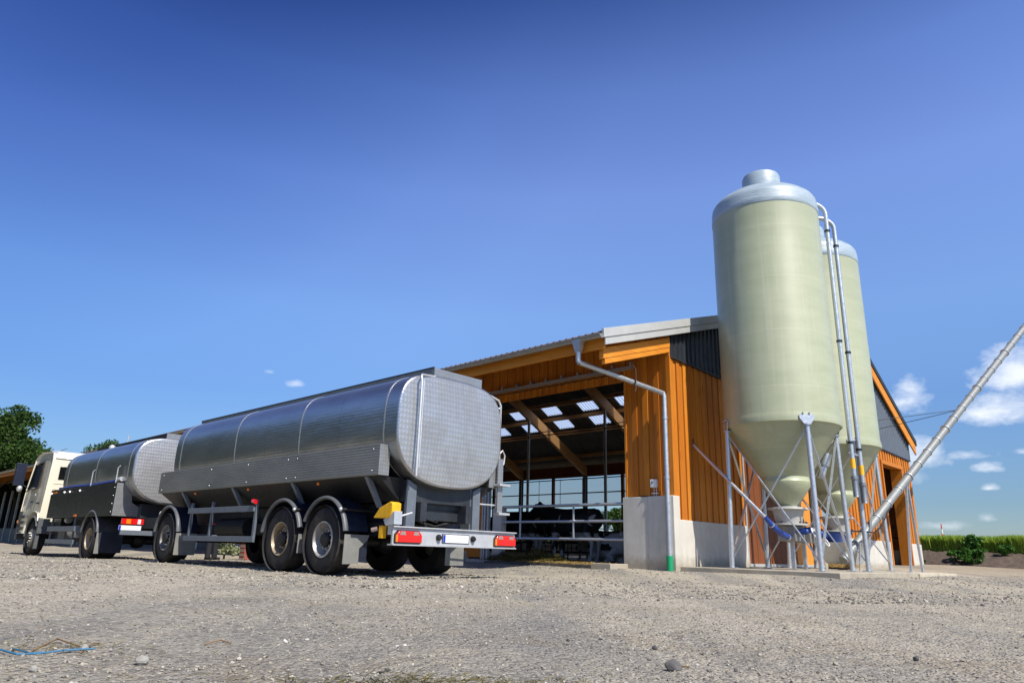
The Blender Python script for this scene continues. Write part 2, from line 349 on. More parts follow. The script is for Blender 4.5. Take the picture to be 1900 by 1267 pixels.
M['crop'] = leafm('green_cereal', (.19, .31, .03), (.32, .45, .05), (.52, .60, .11))
M['weed'] = leafm('weed_leaves', (.03, .09, .012), (.06, .17, .02), (.11, .25, .04))
M['bark'] = simple('bark', (.09, .065, .045), .9, 0, .3, 12, .6)
M['soil'] = simple('dark_soil', (.085, .062, .045), .95, 0, .45, 5, .9, bscale=14)
M['straw'] = leafm('dry_straw', (.30, .19, .06), (.46, .32, .12), (.60, .45, .20))
M['hay'] = leafm('silage', (.07, .065, .015), (.14, .12, .03), (.24, .19, .05))
def _brick(n, b):
    bt = n.n('ShaderNodeTexBrick'); n.put(bt.inputs['Vector'], n.mapping(obc(n), (1, 1, 1), rot=(R_(90), 0, 0)))
    bt.inputs['Color1'].default_value = (.30, .06, .035, 1); bt.inputs['Color2'].default_value = (.22, .045, .03, 1); bt.inputs['Mortar'].default_value = (.35, .3, .26, 1)
    bt.inputs['Scale'].default_value = 4; bt.inputs['Mortar Size'].default_value = .012
    P(b, n, color=bt.outputs[0], rough=.9)
M['brick'] = material('red_brick', _brick)
def _cow(n, b):
    c = obc(n)
    x, y, z = n.sep(c)
    v = n.noise(n.mapping(c, (1, .55, 1.0), loc=(3.35, 0, .3)), 1.9, 2, .5, .3)
    f_ = n.ramp(v, [(.64, 0.), (.655, 1.)])
    low = n.ramp(z, [(.30, 1.), (.36, 0.)])
    belly = n.m('MULTIPLY', n.ramp(z, [(.76, 1.), (.80, 0.)]), n.ramp(v, [(.47, 0.), (.485, 1.)]))
    ff = n.m('MAXIMUM', n.m('MAXIMUM', f_, low), belly)
    P(b, n, color=n.mix(ff, (.012, .011, .011), (.50, .48, .44)), rough=.6, normal=n.bump(n.noise(c, 70, 4), .15, .004))
M['cow'] = material('holstein_hide', _cow)
M['skin'] = simple('skin', (.45, .26, .18), .5, 0, .08, 10)
M['trouser'] = simple('dark_work_trousers', (.012, .013, .02), .85, 0, .2, 10, .2)
M['jacket'] = simple('dark_green_jacket', (.03, .05, .03), .85, 0, .2, 10, .2)
M['hair'] = simple('brown_hair', (.05, .03, .015), .7, 0, .3, 20)
M['twine'] = simple('blue_twine', (.02, .14, .26), .6, 0, .15, 20)
M['twig'] = simple('dry_twig', (.22, .14, .07), .9, 0, .3, 20)
M['mastred'] = simple('red_mast_paint', (.6, .06, .04), .5, 0, .05, 3)
M['flower'] = leafm('pale_bush_leaves', (.16, .22, .10), (.34, .38, .22), (.55, .55, .40))

# ------------------------------------------------------------------ mesh helper
class MB:
    def __init__(s): s.v = []; s.f = []; s.sm = []
    def add(s, vs, fs, smooth=False):
        o = len(s.v); s.v += [tuple(q) for q in vs]; s.f += [tuple(i+o for i in f) for f in fs]; s.sm += [smooth]*len(fs); return s
    def box(s, x0, x1, y0, y1, z0, z1):
        return s.add([(x0, y0, z0), (x1, y0, z0), (x1, y1, z0), (x0, y1, z0), (x0, y0, z1), (x1, y0, z1), (x1, y1, z1), (x0, y1, z1)],
                     [(0, 3, 2, 1), (4, 5, 6, 7), (0, 1, 5, 4), (1, 2, 6, 5), (2, 3, 7, 6), (3, 0, 4, 7)])
    def hexa(s, p):   # 8 corners: bottom 4 (ccw), top 4
        return s.add(p, [(0, 3, 2, 1), (4, 5, 6, 7), (0, 1, 5, 4), (1, 2, 6, 5), (2, 3, 7, 6), (3, 0, 4, 7)])
    def beam(s, a, b, w, h, upv=(0, 0, 1)):
        a, b = Vector(a), Vector(b); d = (b-a).normalized(); sd = d.cross(Vector(upv))
        if sd.length < 1e-4: sd = d.cross(Vector((1, 0, 0)))
        sd.normalize(); u = sd.cross(d).normalized(); sd = sd*w/2; u = u*h/2
        return s.hexa([a-sd-u, a+sd-u, b+sd-u, b-sd-u, a-sd+u, a+sd+u, b+sd+u, b-sd+u])
    def prism(s, poly, axis, c0, c1):
        def m(p, c): return {'x': (c, p[0], p[1]), 'y': (p[0], c, p[1]), 'z': (p[0], p[1], c)}[axis]
        n = len(poly); vs = [m(p, c0) for p in poly]+[m(p, c1) for p in poly]
        fs = [tuple(range(n))[::-1], tuple(range(n, 2*n))]+[(i, (i+1) % n, n+(i+1) % n, n+i) for i in range(n)]
        return s.add(vs, fs)
    def tube(s, pts, r, n=10, caps=True, smooth=True, radii=None):
        pts = [Vector(p) for p in pts]; rings = []; prev = None
        for i, p in enumerate(pts):
            if i == 0: t = pts[1]-p
            elif i == len(pts)-1: t = p-pts[i-1]
            else: t = (pts[i+1]-p).normalized()+(p-pts[i-1]).normalized()
            t.normalize()
            if prev is None:
                a = t.cross(Vector((0, 0, 1)));
                if a.length < .05: a = t.cross(Vector((1, 0, 0)))
            else: a = prev - t*prev.dot(t)
            a.normalize(); prev = a; b_ = t.cross(a)
            rr = radii[i] if radii else r
            if not isinstance(rr, (tuple, list)): rr = (rr, rr)
            rings.append([p+a*math.cos(2*math.pi*j/n)*rr[0]+b_*math.sin(2*math.pi*j/n)*rr[1] for j in range(n)])
        vs = [q for g in rings for q in g]; fs = []
        for i in range(len(pts)-1):
            for j in range(n): fs.append((i*n+j, i*n+(j+1) % n, (i+1)*n+(j+1) % n, (i+1)*n+j))
        if caps: fs += [tuple(range(n))[::-1], tuple(range((len(pts)-1)*n, len(pts)*n))]
        return s.add(vs, fs, smooth)
    def lathe(s, prof, c=(0, 0, 0), axis='z', n=32, smooth=True, closed=False):
        vs = []; fs = []; m = len(prof)
        for j in range(n):
            a = 2*math.pi*j/n; ca, sa = math.cos(a), math.sin(a)
            for (r, h) in prof:
                p = {'z': (r*ca, r*sa, h), 'x': (h, r*ca, r*sa), 'y': (r*sa, h, r*ca)}[axis]
                vs.append((p[0]+c[0], p[1]+c[1], p[2]+c[2]))
        mm = m if closed else m-1
        for j in range(n):
            for i in range(mm):
                k2 = (i+1) % m; q = ((j+1) % n)*m
                fs.append((j*m+i, q+i, q+k2, j*m+k2))
        return s.add(vs, fs, smooth)
    def sphere(s, c, r, n=10, sq=(1, 1, 1)):
        prof = [(r*math.sin(math.pi*i/n), -r*math.cos(math.pi*i/n)) for i in range(n+1)]
        b = MB().lathe(prof, (0, 0, 0), 'z', n*2)
        return s.add([(v[0]*sq[0]+c[0], v[1]*sq[1]+c[1], v[2]*sq[2]+c[2]) for v in b.v], b.f, True)
    def build(s, name, mat, parent=None, off=(0, 0, 0), ang=32, bevel=0):
        me = bpy.data.meshes.new(name)
        me.from_pydata([(v[0]-off[0], v[1]-off[1], v[2]-off[2]) for v in s.v], [], s.f)
        me.materials.append(M[mat] if isinstance(mat, str) else mat)
        me.polygons.foreach_set('use_smooth', [True]*len(s.f)); me.update()
        bm = bmesh.new(); bm.from_mesh(me); bmesh.ops.remove_doubles(bm, verts=bm.verts, dist=1e-5); bmesh.ops.recalc_face_normals(bm, faces=bm.faces); bm.to_mesh(me); bm.free()
        me.set_sharp_from_angle(angle=R_(ang))
        o = bpy.data.objects.new(name, me); COL.objects.link(o)
        if parent is not None: o.parent = parent
        if bevel:
            b = o.modifiers.new('bevel', 'BEVEL'); b.width = bevel; b.segments = 2; b.limit_method = 'ANGLE'; b.angle_limit = R_(40)
        return o
def tag(o, label=None, cat=None, group=None, kind=None):
    for k_, v_ in (('label', label), ('category', cat), ('group', group), ('kind', kind)):
        if v_: o[k_] = v_
    return o
def islands(mb):
    p = list(range(len(mb.v)))
    def f(a):
        while p[a] != a: p[a] = p[p[a]]; a = p[a]
        return a
    for fc in mb.f:
        r_ = f(fc[0])
        for q in fc[1:]: p[f(q)] = r_
    groups = {}
    for fc, sm in zip(mb.f, mb.sm): groups.setdefault(f(fc[0]), []).append((fc, sm))
    out = []
    for g in groups.values():
        ids = sorted({i for fc, _ in g for i in fc}); mp = {i: j for j, i in enumerate(ids)}
        m = MB(); m.v = [mb.v[i] for i in ids]; m.f = [tuple(mp[i] for i in fc) for fc, _ in g]; m.sm = [q for _, q in g]; out.append(m)
    return out
class Thing:
    """an Empty at the thing's base; parts are given in the coordinates of frame F"""
    def __init__(s, name, label, cat, F, base, group=None, rz=0):
        s.o = bpy.data.objects.new(name, None); COL.objects.link(s.o); s.off = base
        X, Y = fromF(base[0], base[1], F); s.o.location = (X, Y, base[2]); s.o.rotation_euler = (0, 0, FR[F][2]+rz)
        s.o.empty_display_size = .2; tag(s.o, label, cat, group)
    def part(s, name, mb, mat, parent=None, label=None, split=False, **k):
        p = s.o if parent is None else parent
        if split:
            out = [mb_.build(name, mat, p, s.off, **k) for mb_ in islands(mb)]
            return out[0]
        o = mb.build(name, mat, p, s.off, **k)
        if label: o['label'] = label
        return o
def np_mesh(name, verts, faces, mat, parent=None, smooth=False):
    """verts (N,3), faces (M,k) arrays"""
    me = bpy.data.meshes.new(name); N = len(verts); Mf, kk = faces.shape
    me.vertices.add(N); me.vertices.foreach_set('co', verts.astype(np.float32).ravel())
    me.loops.add(Mf*kk); me.loops.foreach_set('vertex_index', faces.astype(np.int32).ravel())
    me.polygons.add(Mf); me.polygons.foreach_set('loop_start', np.arange(0, Mf*kk, kk, dtype=np.int32))
    me.polygons.foreach_set('use_smooth', np.full(Mf, smooth)); me.update(calc_edges=True); me.validate()
    me.materials.append(M[mat]); o = bpy.data.objects.new(name, me); COL.objects.link(o)
    if parent is not None: o.parent = parent
    return o

# ------------------------------------------------------------------ ground
def ss(t): t = np.clip(t, 0, 1); return t*t*(3-2*t)
def vnoise(x, y, seed=0):
    xi = np.floor(x).astype(np.int64); yi = np.floor(y).astype(np.int64); xf = x-xi; yf = y-yi
    def h(a, b):
        n_ = (a*374761393 + b*668265263 + seed*974711) & 0x7fffffff
        n_ = ((n_ ^ (n_ >> 13))*1274126177) & 0x7fffffff
        return ((n_ ^ (n_ >> 16)) & 0xffff)/65535.
    u = xf*xf*(3-2*xf); v = yf*yf*(3-2*yf)
    return (h(xi, yi)*(1-u)+h(xi+1, yi)*u)*(1-v)+(h(xi, yi+1)*(1-u)+h(xi+1, yi+1)*u)*v
def macro(x, y):
    cx, cy, a = FR['B']; dx, dy = x-cx, y-cy; bX = dx*math.cos(a)+dy*math.sin(a); bY = -dx*math.sin(a)+dy*math.cos(a)
    ddx = np.maximum(np.maximum(-bX, bX-19), 0); ddy = np.maximum(-bY-3.4*ss((bX+.3)*3)*ss((9.2-bX)*1.2), 0)
    d_ = np.hypot(ddx, ddy)
    g = .125*ss(1-d_/3.8)
    g = g + .30*ss((bX-10)/11)*ss((bX+bY*0)/10)
    cx, cy, a = FR['T']; dx, dy = x-cx, y-cy; tY = -dx*math.sin(a)+dy*math.cos(a)
    g = g - .09*ss((tY-9)/8)*ss((-1.5-bX)/3)
    return g
def gh(x, y):
    near = np.exp(-np.maximum(np.hypot(x, y)-9, 0)/9)
    n_ = (vnoise(x*1.1, y*1.1, 1)-.5)*.030 + (vnoise(x*3.7, y*3.7, 2)-.5)*.018*near + (vnoise(x*11, y*11, 3)-.5)*.012*near + (vnoise(x*34, y*34, 5)-.5)*.006*near
    return macro(x, y) + n_ - .012
xs = np.concatenate([-np.geomspace(3000, 14, 40), np.arange(-13.9, 14, .055), np.geomspace(14, 3000, 40)])
ys = np.concatenate([-np.geomspace(800, 2, 14), np.arange(-1.5, 1.5, .4), np.arange(1.5, 6, .035), np.arange(6, 12, .07), np.arange(12, 45, .25), np.geomspace(45.3, 4000, 36)])
gx, gy = np.meshgrid(xs, ys); gz = gh(gx, gy)
nx, ny = len(xs), len(ys); idx = np.arange(nx*ny).reshape(ny, nx)
gf = np.stack([idx[:-1, :-1], idx[:-1, 1:], idx[1:, 1:], idx[1:, :-1]], -1).reshape(-1, 4)
ground = np_mesh('ground', np.stack([gx, gy, gz], -1).reshape(-1, 3), gf, 'ground', smooth=True); tag(ground, 'dusty grey crushed stone yard with sandy patches', 'ground', kind='structure')

def scatter_stones(name, px, py, size, mat, sink=.3, flat=.6):
    phi = (1+5**.5)/2
    iv = np.array([(-1, phi, 0), (1, phi, 0), (-1, -phi, 0), (1, -phi, 0), (0, -1, phi), (0, 1, phi), (0, -1, -phi), (0, 1, -phi), (phi, 0, -1), (phi, 0, 1), (-phi, 0, -1), (-phi, 0, 1)])/1.9
    ifc = np.array([(0, 11, 5), (0, 5, 1), (0, 1, 7), (0, 7, 10), (0, 10, 11), (1, 5, 9), (5, 11, 4), (11, 10, 2), (10, 7, 6), (7, 1, 8), (3, 9, 4), (3, 4, 2), (3, 2, 6), (3, 6, 8), (3, 8, 9), (4, 9, 5), (2, 4, 11), (6, 2, 10), (8, 6, 7), (9, 8, 1)])
    N = len(px); v = np.repeat(iv[None], N, 0)*(1+rng.uniform(-.32, .32, (N, 12, 1)))
    v *= size[:, None, None]*rng.uniform(.7, 1.25, (N, 1, 3))*np.array([1, 1, flat])
    a = rng.uniform(0, 6.28, N); ca, sa = np.cos(a)[:, None], np.sin(a)[:, None]
    t = rng.uniform(-.5, .5, N); ct, st = np.cos(t)[:, None], np.sin(t)[:, None]
    X, Y, Z = v[..., 0], v[..., 1], v[..., 2]; Y, Z = Y*ct-Z*st, Y*st+Z*ct; X, Y = X*ca-Y*sa, X*sa+Y*ca
    z0 = gh(px, py)
    V = np.stack([X+px[:, None], Y+py[:, None], Z+(z0+size*flat*(1-sink*1.6))[:, None]], -1).reshape(-1, 3)
    Fc = (ifc[None]+(np.arange(N)*12)[:, None, None]).reshape(-1, 3)
    return np_mesh(name, V, Fc, mat)
def keep(px, py):
    cx, cy, a = FR['B']; dx, dy = px-cx, py-cy; bX = dx*math.cos(a)+dy*math.sin(a); bY = -dx*math.sin(a)+dy*math.cos(a)
    return ~((bX > -.05) & (bY > -3.5))
N = 42000
py = 1.9+ (rng.random(N)**1.5)*8.5; px = rng.uniform(-.82, .82, N)*(py+.6)
k_ = vnoise(px*.9, py*.9, 9) + rng.random(N)*.5 > .55; px, py = px[k_], py[k_]
k_ = keep(px, py); px, py = px[k_], py[k_]
sz = .0022+.0048*rng.random(len(px))**3 + (rng.random(len(px)) < .015)*.007*rng.random(len(px)); sz *= (1+py*.07)
tag(scatter_stones('gravel_stones', px, py, sz, 'stone'), 'loose crushed stones strewn over the yard', 'gravel', kind='stuff')
N = 26000
py = 8+rng.random(N)**1.2*20; px = rng.uniform(-.8, .8, N)*py; k_ = keep(px, py); px, py = px[k_], py[k_]
k_ = vnoise(px*.5, py*.5, 19)+rng.random(len(px))*.6 > .6; px, py = px[k_], py[k_]
sz = .008+.016*rng.random(len(px))**2.5
tag(scatter_stones('coarse_gravel', px, py, sz, 'stone'), 'coarser pale gravel in front of the barn and under the lorry', 'gravel', kind='stuff')

# ------------------------------------------------------------------ concrete pad under the silos
pd = Thing('concrete_slab', 'pale concrete slab that carries the two silos', 'slab', 'B', (4, -1.7, 0))
pd.o['kind'] = 'structure'
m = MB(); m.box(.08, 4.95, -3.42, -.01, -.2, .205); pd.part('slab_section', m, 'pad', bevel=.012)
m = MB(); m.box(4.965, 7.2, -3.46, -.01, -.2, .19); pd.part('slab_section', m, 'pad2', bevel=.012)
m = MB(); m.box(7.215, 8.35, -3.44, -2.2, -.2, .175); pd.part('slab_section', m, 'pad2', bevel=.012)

# ------------------------------------------------------------------ barn
L = 86.0; XW = 18.4; ZF = .15
EAX, EAZ = -2.85, 4.83; SL = .321; RX2, RZ2 = 18.95, 5.27; SR = .55
RX = (RZ2+SR*RX2-EAZ+SL*EAX)/(SL+SR); RZ = EAZ+SL*(RX-EAX)
def roofz(X): return EAZ+SL*(X-EAX) if X < RX else RZ-SR*(X-RX)
def metz(X): return 4.93-.0266*X                      # lower edge of the gable sheets
barn = Thing('cattle_barn', 'long cattle barn clad in orange boards with grey gable sheets and a corrugated roof', 'barn', 'B', (0, 0, 0))
# gable boards: one raised batten board every other
def boards_x(mb, x0, x1, z0, z1f, y=0., pitch=.145, skip=None, out=-1):
    x = x0; i = 0
    while x < x1-.02:
        xe = min(x+pitch, x1)
        za, zb = z1f(x), z1f(xe)
        y0 = y+out*(.028 if i % 2 == 0 else .0); y1 = y-out*.03
        ov = -.005
        xa, xb = max(x0, x-ov), min(x1, xe+ov)
        mb.hexa([(xa, min(y0, y1), z0), (xb, min(y0, y1), z0), (xb, max(y0, y1), z0), (xa, max(y0, y1), z0),
                 (xa, min(y0, y1), z1f(xa)), (xb, min(y0, y1), z1f(xb)), (xb, max(y0, y1), z1f(xb)), (xa, max(y0, y1), z1f(xa))])
        x += pitch; i += 1
m = MB()
DX0, DX1, OX0, OX1 = 3.35, 8.3, 8.5, 10.6
boards_x(m, .0, DX0, 1.2, metz)
boards_x(m, DX0, DX1, 3.25, metz)
boards_x(m, DX1, 8.5, 1.13, metz); boards_x(m, 8.5, 10.6, 3.1, metz)
boards_x(m, 10.6, 14.7, 1.13, metz); boards_x(m, 14.7, 16.95, 3.95, metz); boards_x(m, 16.95, XW, 1.13, metz)
end_wall = barn.part('board_wall', m, 'wood_v', label='sunlit orange vertical boards of the gable end')
m = MB()
m.box(14.58, 14.7, -.07, .3, .3, 3.95); m.box(16.95, 17.07, -.07, .35, .3, 3.95); m.box(14.58, 17.07, -.075, .3, 3.96, 4.1)
barn.part('door_frame', m, split=True, mat='wood_v', parent=end_wall)
# long wall boards (towards the lorry)
def boards_y(mb, y0, y1, z0, z1, x=0., pitch=.155):
    y = y0; i = 0
    while y < y1-.02:
        ye = min(y+pitch, y1); ov = -.005
        mb.box(x-(.028 if i % 2 == 0 else 0), x+.03, max(y0, y-ov), min(y1, ye+ov), z0, z1); y += pitch; i += 1
m = MB(); boards_y(m, -.03, 1.27, 1.72, 5.62); boards_y(m, 1.27, 6.0, 4.74, 5.62); boards_y(m, 6.0, 22, .4, 5.62); boards_y(m, 22, L, 5.0, 5.62)
lw = barn.part('board_wall', m, 'wood_v', label='shaded orange vertical boards of the long side')
m = MB(); boards_y(m, 1.27, 6.0, 4.49, 4.69, -.03, .11); barn.part('header_boards', m, 'wood_v', lw)
m = MB(); m.prism([(.1, 1.0), (DX0, 1.0), (DX0, 3.3), (10.6, 3.2), (10.6, 1.0), (14.65, 1.0), (14.65, 4.1), (17.0, 4.1), (17.0, 1.0), (XW-.1, 1.0), (XW-.1, metz(XW)+.05), (.1, metz(.1)+.05)], 'y', .045, .06); m.box(.045, .06, .1, 1.25, 1.5, 5.6); m.box(.045, .06, 1.25, 6.0, 4.75, 5.6); m.box(.045, .06, 6.0, 22, .5, 5.6); barn.part('light_stop_backing', m, 'black')  # black sheet added behind the boards to stop light through the gaps
m = MB(); m.box(-.04, .04, -.05, .06, 1.2, 4.95); barn.part('corner_board', m, 'wood_v', end_wall)
# concrete plinths
m = MB(); m.box(-.10, .16, -.06, .62, -.1, 1.71); m.box(-.085, .16, .625, 1.31, -.1, 1.70)
m.box(-.06, .2, 5.38, 5.66, -.1, 1.55); m.box(-.04, .2, 6.6, 22, -.1, .4)
cp = barn.part('concrete_plinth', m, split=True, mat='concrete', bevel=.01)
m = MB(); m.box(.165, DX0, -.055, .15, -.1, 1.2); m.box(8.3, 8.48, -.05, .15, -.1, 1.13); m.box(10.62, 14.58, -.05, .2, -.1, 1.13); m.box(17.08, XW, -.05, .2, -.1, 1.13)
m.box(-.02, .16, -.055, -.062+.12, 1.0, 1.2)
barn.part('concrete_plinth', m, split=True, mat='concrete', bevel=.01)
m = MB(); m.box(.2, XW, .2, L, -.1, ZF); m.box(-.6, .2, 1.32, 5.37, -.1, .17); barn.part('floor', m, 'floor')
m = MB(); m.box(-.75, -.60, 1.2, 1.75, -.1, .22); m.box(-.60, .0, 1.2, 1.31, -.1, .22); barn.part('threshold_kerb', m, split=True, mat='concrete', bevel=.01)
# gable sheet (trapezoidal profile)
def sheet_gable(x0, x1, y):
    vs = []; fs = []; prof = [(0, 0), (.05, 0), (.07, -.035), (.13, -.035), (.15, 0), (.2, 0)]
    xs_ = []
    x = x0
    while x < x1:
        for (a, b) in prof[:-1]: xs_.append((min(x+a, x1), y+b))
        x += .2
    xs_.append((x1, y))
    for (a, b) in xs_: vs += [(a, b, metz(a)), (a, b, roofz(a)-.12)]
    for i in range(len(xs_)-1): fs.append((2*i, 2*i+2, 2*i+3, 2*i+1))
    return vs, fs
m = MB(); v_, f_ = sheet_gable(.02, 12.0, -.02); m.add(v_, f_)
barn.part('gable_sheets', m, 'sheet_dark', ang=10, label='trapezoidal sheets high on the gable, shade painted in near black')
m = MB(); v_, f_ = sheet_gable(12.0, XW+.02, -.02); m.add(v_, f_); barn.part('gable_sheets', m, 'sheet_grey', ang=10)
m = MB(); m.hexa([(-.0, -.075, metz(0)-.03), (XW, -.075, metz(XW)-.03), (XW, -.0, metz(XW)-.03), (0, 0, metz(0)-.03), (0, -.06, metz(0)+.02), (XW, -.06, metz(XW)+.02), (XW, 0, metz(XW)+.02), (0, 0, metz(0)+.02)])
barn.part('drip_flashing', m, 'sheet_dark')
# roof: corrugated sheets on both slopes, real waves
def corr(x0, z0, x1, z1, y0, y1, thick=.0, pitch=.177, amp=.028, sub=6):
    n_ = max(2, int(round((y1-y0)/pitch*sub))); yy = np.linspace(y0, y1, n_+1); w_ = amp*np.cos(2*np.pi*yy/pitch)
    A = np.stack([np.full_like(yy, x0), yy, z0+w_], -1); B_ = np.stack([np.full_like(yy, x1), yy, z1+w_], -1)
    V = np.concatenate([A, B_]); k_ = np.arange(n_); F_ = np.stack([k_, k_+1, k_+n_+2, k_+n_+1], -1)
    return V, F_
YV = -.2
V, F_ = corr(EAX-.07, EAZ-.02-.03, RX+.02, RZ+.0, YV+.03, L)
roof1 = np_mesh('roof', V, F_, 'roof_red', barn.o, True)
V2, F2 = corr(RX-.02, RZ, RX2+.05, RZ2-.03, YV+.03, L)
# leave the translucent panels out of the right-hand slope: build it in strips
S0, S1, S2, S3 = 13.85, 14.72, 14.88, 15.75
def slope_strip(xa, xb, ya, yb, mat, name, dz=0.):
    V, F_ = corr(xa, roofz(xa)-.03+dz, xb, roofz(xb)-.03+dz, ya, yb); return V, F_
strips = []
def panels(phase, width=1.06, pitch=2.42):
    out = []; y = phase
    while y < L-2: out.append((y, y+width)); y += pitch
    return out
pn = panels(1.0)
Vs, Fs, o_ = [], [], 0
def push(V, F_):
    global o_
    Vs.append(V); Fs.append(F_+o_); o_ += len(V)
for (a, b) in ((RX, S0+.04), (S1-.04, S2+.04), (S3-.04, RX2+.05)): push(*slope_strip(a, b, YV+.03, L, '', ''))
Vk, Fk, ok = [], [], 0
for (a, b) in ((S0, S1), (S2, S3)):
    y = YV+.03
    for (p, q) in pn+[(L, L)]:
        push(*slope_strip(a, b, y, p, '', '')); y = q
        if p < L:
            Vk.append(slope_strip(a, b, p, q, '', ''))
roof2 = np_mesh('roof', np.concatenate(Vs), np.concatenate(Fs), 'roof_under', barn.o, True)
for V, F_ in Vk: np_mesh('skylight_panel', V, F_, 'skylight', roof2, True)
# verge trims, beam, fascia, soffit
def verge(xa, xb, t0, t1, y0, y1):
    mm = MB(); mm.hexa([(xa, y0, roofz(xa)+t0), (xb, y0, roofz(xb)+t0), (xb, y1, roofz(xb)+t0), (xa, y1, roofz(xa)+t0), (xa, y0, roofz(xa)+t1), (xb, y0, roofz(xb)+t1), (xb, y1, roofz(xb)+t1), (xa, y1, roofz(xa)+t1)]); return mm
vt = verge(EAX+.02, RX, -.15, .045, YV-.035, YV+.03)
b2 = verge(EAX+.1, RX, -.31, -.155, YV-.015, YV+.02); vt.add(b2.v, b2.f)
barn.part('verge_trim', vt, 'trim', bevel=.004)
vt = verge(RX, RX2, -.16, .05, YV-.035, YV+.03); barn.part('verge_trim', vt, 'sheet_dark')
m = verge(-2.62, .0, -.60, -.36, -.06, .06); m.add(*(lambda q: (q.v, q.f))(verge(-2.55, .0, -.72, -.603, -.05, .05))); barn.part('verge_beam', m, 'wood_x', bevel=.008)
m = verge(RX, RX2-.1, -.60, -.165, YV+.0, YV+.05); barn.part('verge_board', m, 'wood_x')
m = verge(RX, RX2-.1, -.17, -.15, YV+.05, -.06); barn.part('verge_soffit', m, 'wood_x')
m = MB(); m.box(EAX+.13, EAX+.19, YV+.06, L, EAZ-.33, EAZ-.03); barn.part('eaves_fascia', m, 'wood_y')
m = MB()
for Yr in np.arange(.6, L, 1.0): m.hexa([(EAX+.2, Yr, roofz(EAX+.2)-.26), (0, Yr, roofz(0)-.26), (0, Yr+.08, roofz(0)-.26), (EAX+.2, Yr+.08, roofz(EAX+.2)-.26), (EAX+.2, Yr, roofz(EAX+.2)-.09), (0, Yr, roofz(0)-.09), (0, Yr+.08, roofz(0)-.09), (EAX+.2, Yr+.08, roofz(EAX+.2)-.09)])
barn.part('eaves_rafter', m, split=True, mat='wood_x')
# gutter
def gutter(mb, x, z, r, y0, y1, n=12):
    vs = []; fs = []
    sec = [(x-r*math.cos(math.pi*i/n), z-r*math.sin(math.pi*i/n)) for i in range(n+1)]; sec2 = [(x-(r-.006)*math.cos(math.pi*(n-i)/n), z-(r-.006)*math.sin(math.pi*(n-i)/n)) for i in range(n+1)]
    poly = sec+sec2; k_ = len(poly)
    for yy in (y0, y1): vs += [(a, yy, b) for a, b in poly]
    fs = [(i, (i+1) % k_, k_+(i+1) % k_, k_+i) for i in range(k_)]
    mb.add(vs, fs, True); mb.add([(a, y0, b) for a, b in sec], [tuple(range(n+1))])
    mb.add([(a, y1, b) for a, b in sec], [tuple(range(n+1))])
GX, GZ = EAX-.03, EAZ-.075
m = MB(); gutter(m, GX, GZ, .085, YV-.02, L)
gut = barn.part('gutter', m, 'zinc', ang=60)
m = MB(); m.tube([(GX-.085, YV-.01, GZ+.002), (GX-.085, L, GZ+.002)], .011, 8)
for yy in np.arange(.5, L, .95): m.tube([(GX-.092*math.cos(t), yy, GZ-.092*math.sin(t)) for t in np.linspace(0, math.pi, 9)], .007, 6)
barn.part('gutter_bracket', m, split=True, mat='zinc', parent=gut)
m = MB()
PY = .40
m.hexa([(GX-.075, PY-.12, GZ-.06), (GX+.075, PY-.12, GZ-.06), (GX+.075, PY+.12, GZ-.06), (GX-.075, PY+.12, GZ-.06)][:0] or [(GX-.05, PY-.05, GZ-.30), (GX+.05, PY-.05, GZ-.30), (GX+.05, PY+.05, GZ-.30), (GX-.05, PY+.05, GZ-.30), (GX-.09, PY-.11, GZ-.04), (GX+.09, PY-.11, GZ-.04), (GX+.09, PY+.11, GZ-.04), (GX-.09, PY+.11, GZ-.04)])
z_e = GZ-.50; PX, PYb = -.13, .07
m.tube([(GX, PY, GZ-.2), (GX, PY, z_e+.02), (GX+.03, PY-.02, z_e-.03)], .058, 14)
m.tube([(GX+.01, PY-.01, z_e-.01), (PX, PYb+.02, 4.03)], .056, 14)
m.tube([(PX-.02, PYb+.02, 4.04), (PX, PYb, 3.96), (PX, PYb, .35)], .056, 14)
for zz in (3.45, 2.1): m.lathe([(.058, zz-.03), (.066, zz-.03), (.066, zz+.03), (.058, zz+.03)], (PX, PYb, 0), 'z', 14)
q0, q1 = Vector((GX+.01, PY-.01, z_e)), Vector((PX, PYb, 4.03)); pq = q0.lerp(q1, .62); dq = (q1-q0).normalized()
dp = barn.part('downpipe', m, 'galv', ang=50)
m = MB(); m.tube([pq-dq*.015, pq+dq*.015], .064, 14); barn.part('pipe_clamp', m, split=True, mat='black', parent=dp)
m = MB(); m.lathe([(.0, .0), (.07, .0), (.07, .42), (.06, .425), (0, .425)], (PX, PYb, 0), 'z', 20); barn.part('drain_sleeve', m, 'green_pipe', dp)
# sliding-door track on the header
m = MB(); m.box(-.13, -.055, .95, 5.95, 4.76, 4.84)
for yy in np.arange(1.0, 5.95, .55): m.box(-.12, -.03, yy-.03, yy+.03, 4.845, 4.93)
trk = barn.part('door_track', m, 'galv')
m = MB(); m.tube([(-.1, .93, 4.86), (-.08, .86, 4.75), (-.07, .86, 4.35), (-.06, .9, 4.2)], .008, 6); barn.part('cable', m, 'white_pl', trk)
# sliding doors parts beside the opening
m = MB(); m.box(-.12, -.07, 5.95, 6.6, .25, 4.65); sd = barn.part('sliding_door', m, 'wood_v', label='orange sliding door pushed behind the trailer')
m = MB()
for yy in (5.74, 5.86, 5.95): m.box(-.15, -.06, yy, yy+.06, .15, 4.7)
m.box(-.14, -.05, 5.7, 6.6, .12, .2); barn.part('door_rail', m, 'galv', sd)
